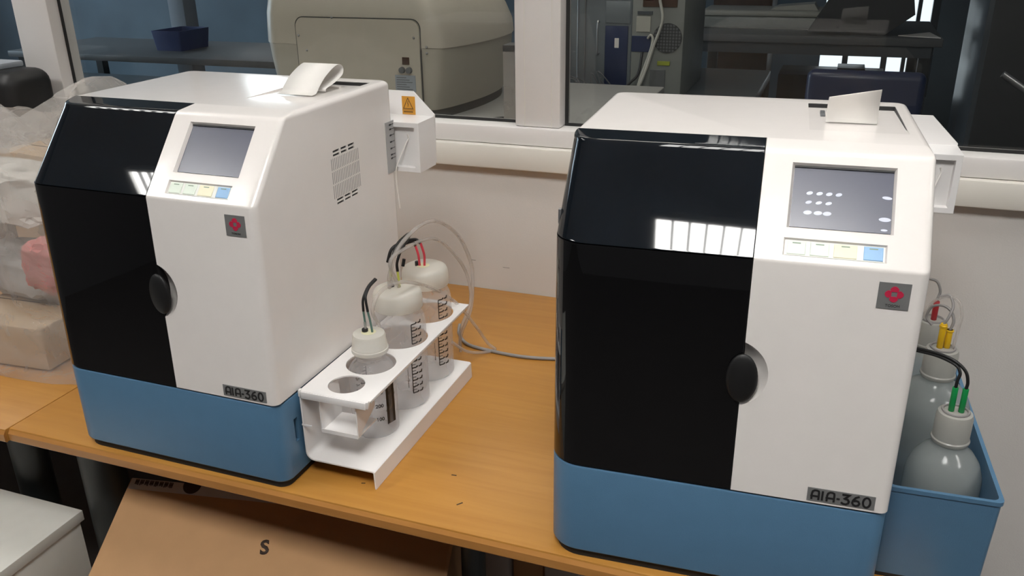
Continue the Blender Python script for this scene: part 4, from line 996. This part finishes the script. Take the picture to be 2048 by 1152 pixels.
bb = B(); box(bb, (-.52, -.3, 0), (.9, .3, T + .75), .006); finish('cabinet_body', bb, M['bench'], dc, 40)
bb = B(); box(bb, (-.50, -.306, .1), (-.02, -.3, T + .7), .003); finish('cabinet_door', bb, M['dgrey'], dc, 40)
bb = B(); box(bb, (.0, -.306, .1), (.6, -.3, T + .7), .003); finish('cabinet_door', bb, M['dgrey'], dc, 40)
mb = thing('metal_arm', 'bright metal arm at the far right edge behind the glass', 'arm', (.44, 1.05, T))
bb = B(); tube(bb, [(-.075, -.02, .432), (.06, -.02, .345)], .008, 10, 1, False); finish('rod', bb, M['steel'], mb, 50)
bb = B(); tube(bb, [(.06, -.02, -T), (.06, -.02, .36)], .012, 10, 1, False); finish('upright', bb, M['dgrey'], mb, 50)
lowc = thing('low_cupboard', 'low dark cupboard below the lit glazing in the far room', 'cupboard', (.02, 4.6, 0))
bb = B(); box(bb, (-.36, -.2, 0), (.255, .2, T - .095), .004); finish('cupboard_body', bb, M['ink'], lowc, 40)
bb = B(); box(bb, (-.02, -.1, T - .0955), (.14, .1, T - .060), .004); finish('cupboard_box', bb, M['ink'], lowc, 40)
# left part of the middle window
pl = thing('pale_column', 'pale grey square column far behind the left glass', 'column', (-3.96, 3.4, 0))
bb = B(); box(bb, (-.06, -.06, 0), (.06, .06, CE - .001), .004); finish('column_shaft', bb, M['palecol'], pl, 40)
bench('far_table', 'low dark table with a blue crate on it, far behind the left glass', -4.6, -2.6, 2.6, 3.3, T + .135, 'mgrey')
cr = thing('blue_crate', 'blue crate on the far table behind the glass', 'crate', (-3.62, 2.95, T + .135))
bb = B(); ring_mesh(bb, [[(x, y, z) for x, y in rrect(-.09 - k, -.12 - k, .09 + k, .12 + k, (.01,) * 4, 3)] for z, k in ((0, 0), (.11, .012), (.11, .004), (.01, -.006))]); finish('crate_body', bb, M['bluebox'], cr, 40)
sk = thing('wash_tap', 'small shiny tap and bowl behind the glass by the rounded instrument', 'tap', (-2.95, 2.9, T + .135))
bb = B(); tube(bb, [(0, 0, 0), (0, 0, .07), (.03, -.02, .095), (.09, -.04, .09), (.10, -.04, .07)], .012, 8); finish('spout', bb, M['steel'], sk, 50)
bb = B(); lathe(bb, [(.05, 0), (.07, .03), (.065, .03), (.045, .006)], 20, (.12, -.05, 0)); finish('bowl', bb, M['steel'], sk, 50)
hs2 = thing('hanging_towel', 'pale strip hanging on the far wall behind the glass', 'strip', (-3.15, 3.9, T + .1))
bb = B(); box(bb, (-.03, -.01, 0), (.02, .01, .6), .004); finish('strip_sheet', bb, M['palecol'], hs2, 0)
bb = B(); box(bb, (-.01, .01, .55), (.0, 1.098, .57)); finish('hanger_arm', bb, M['mgrey'], hs2, 0)
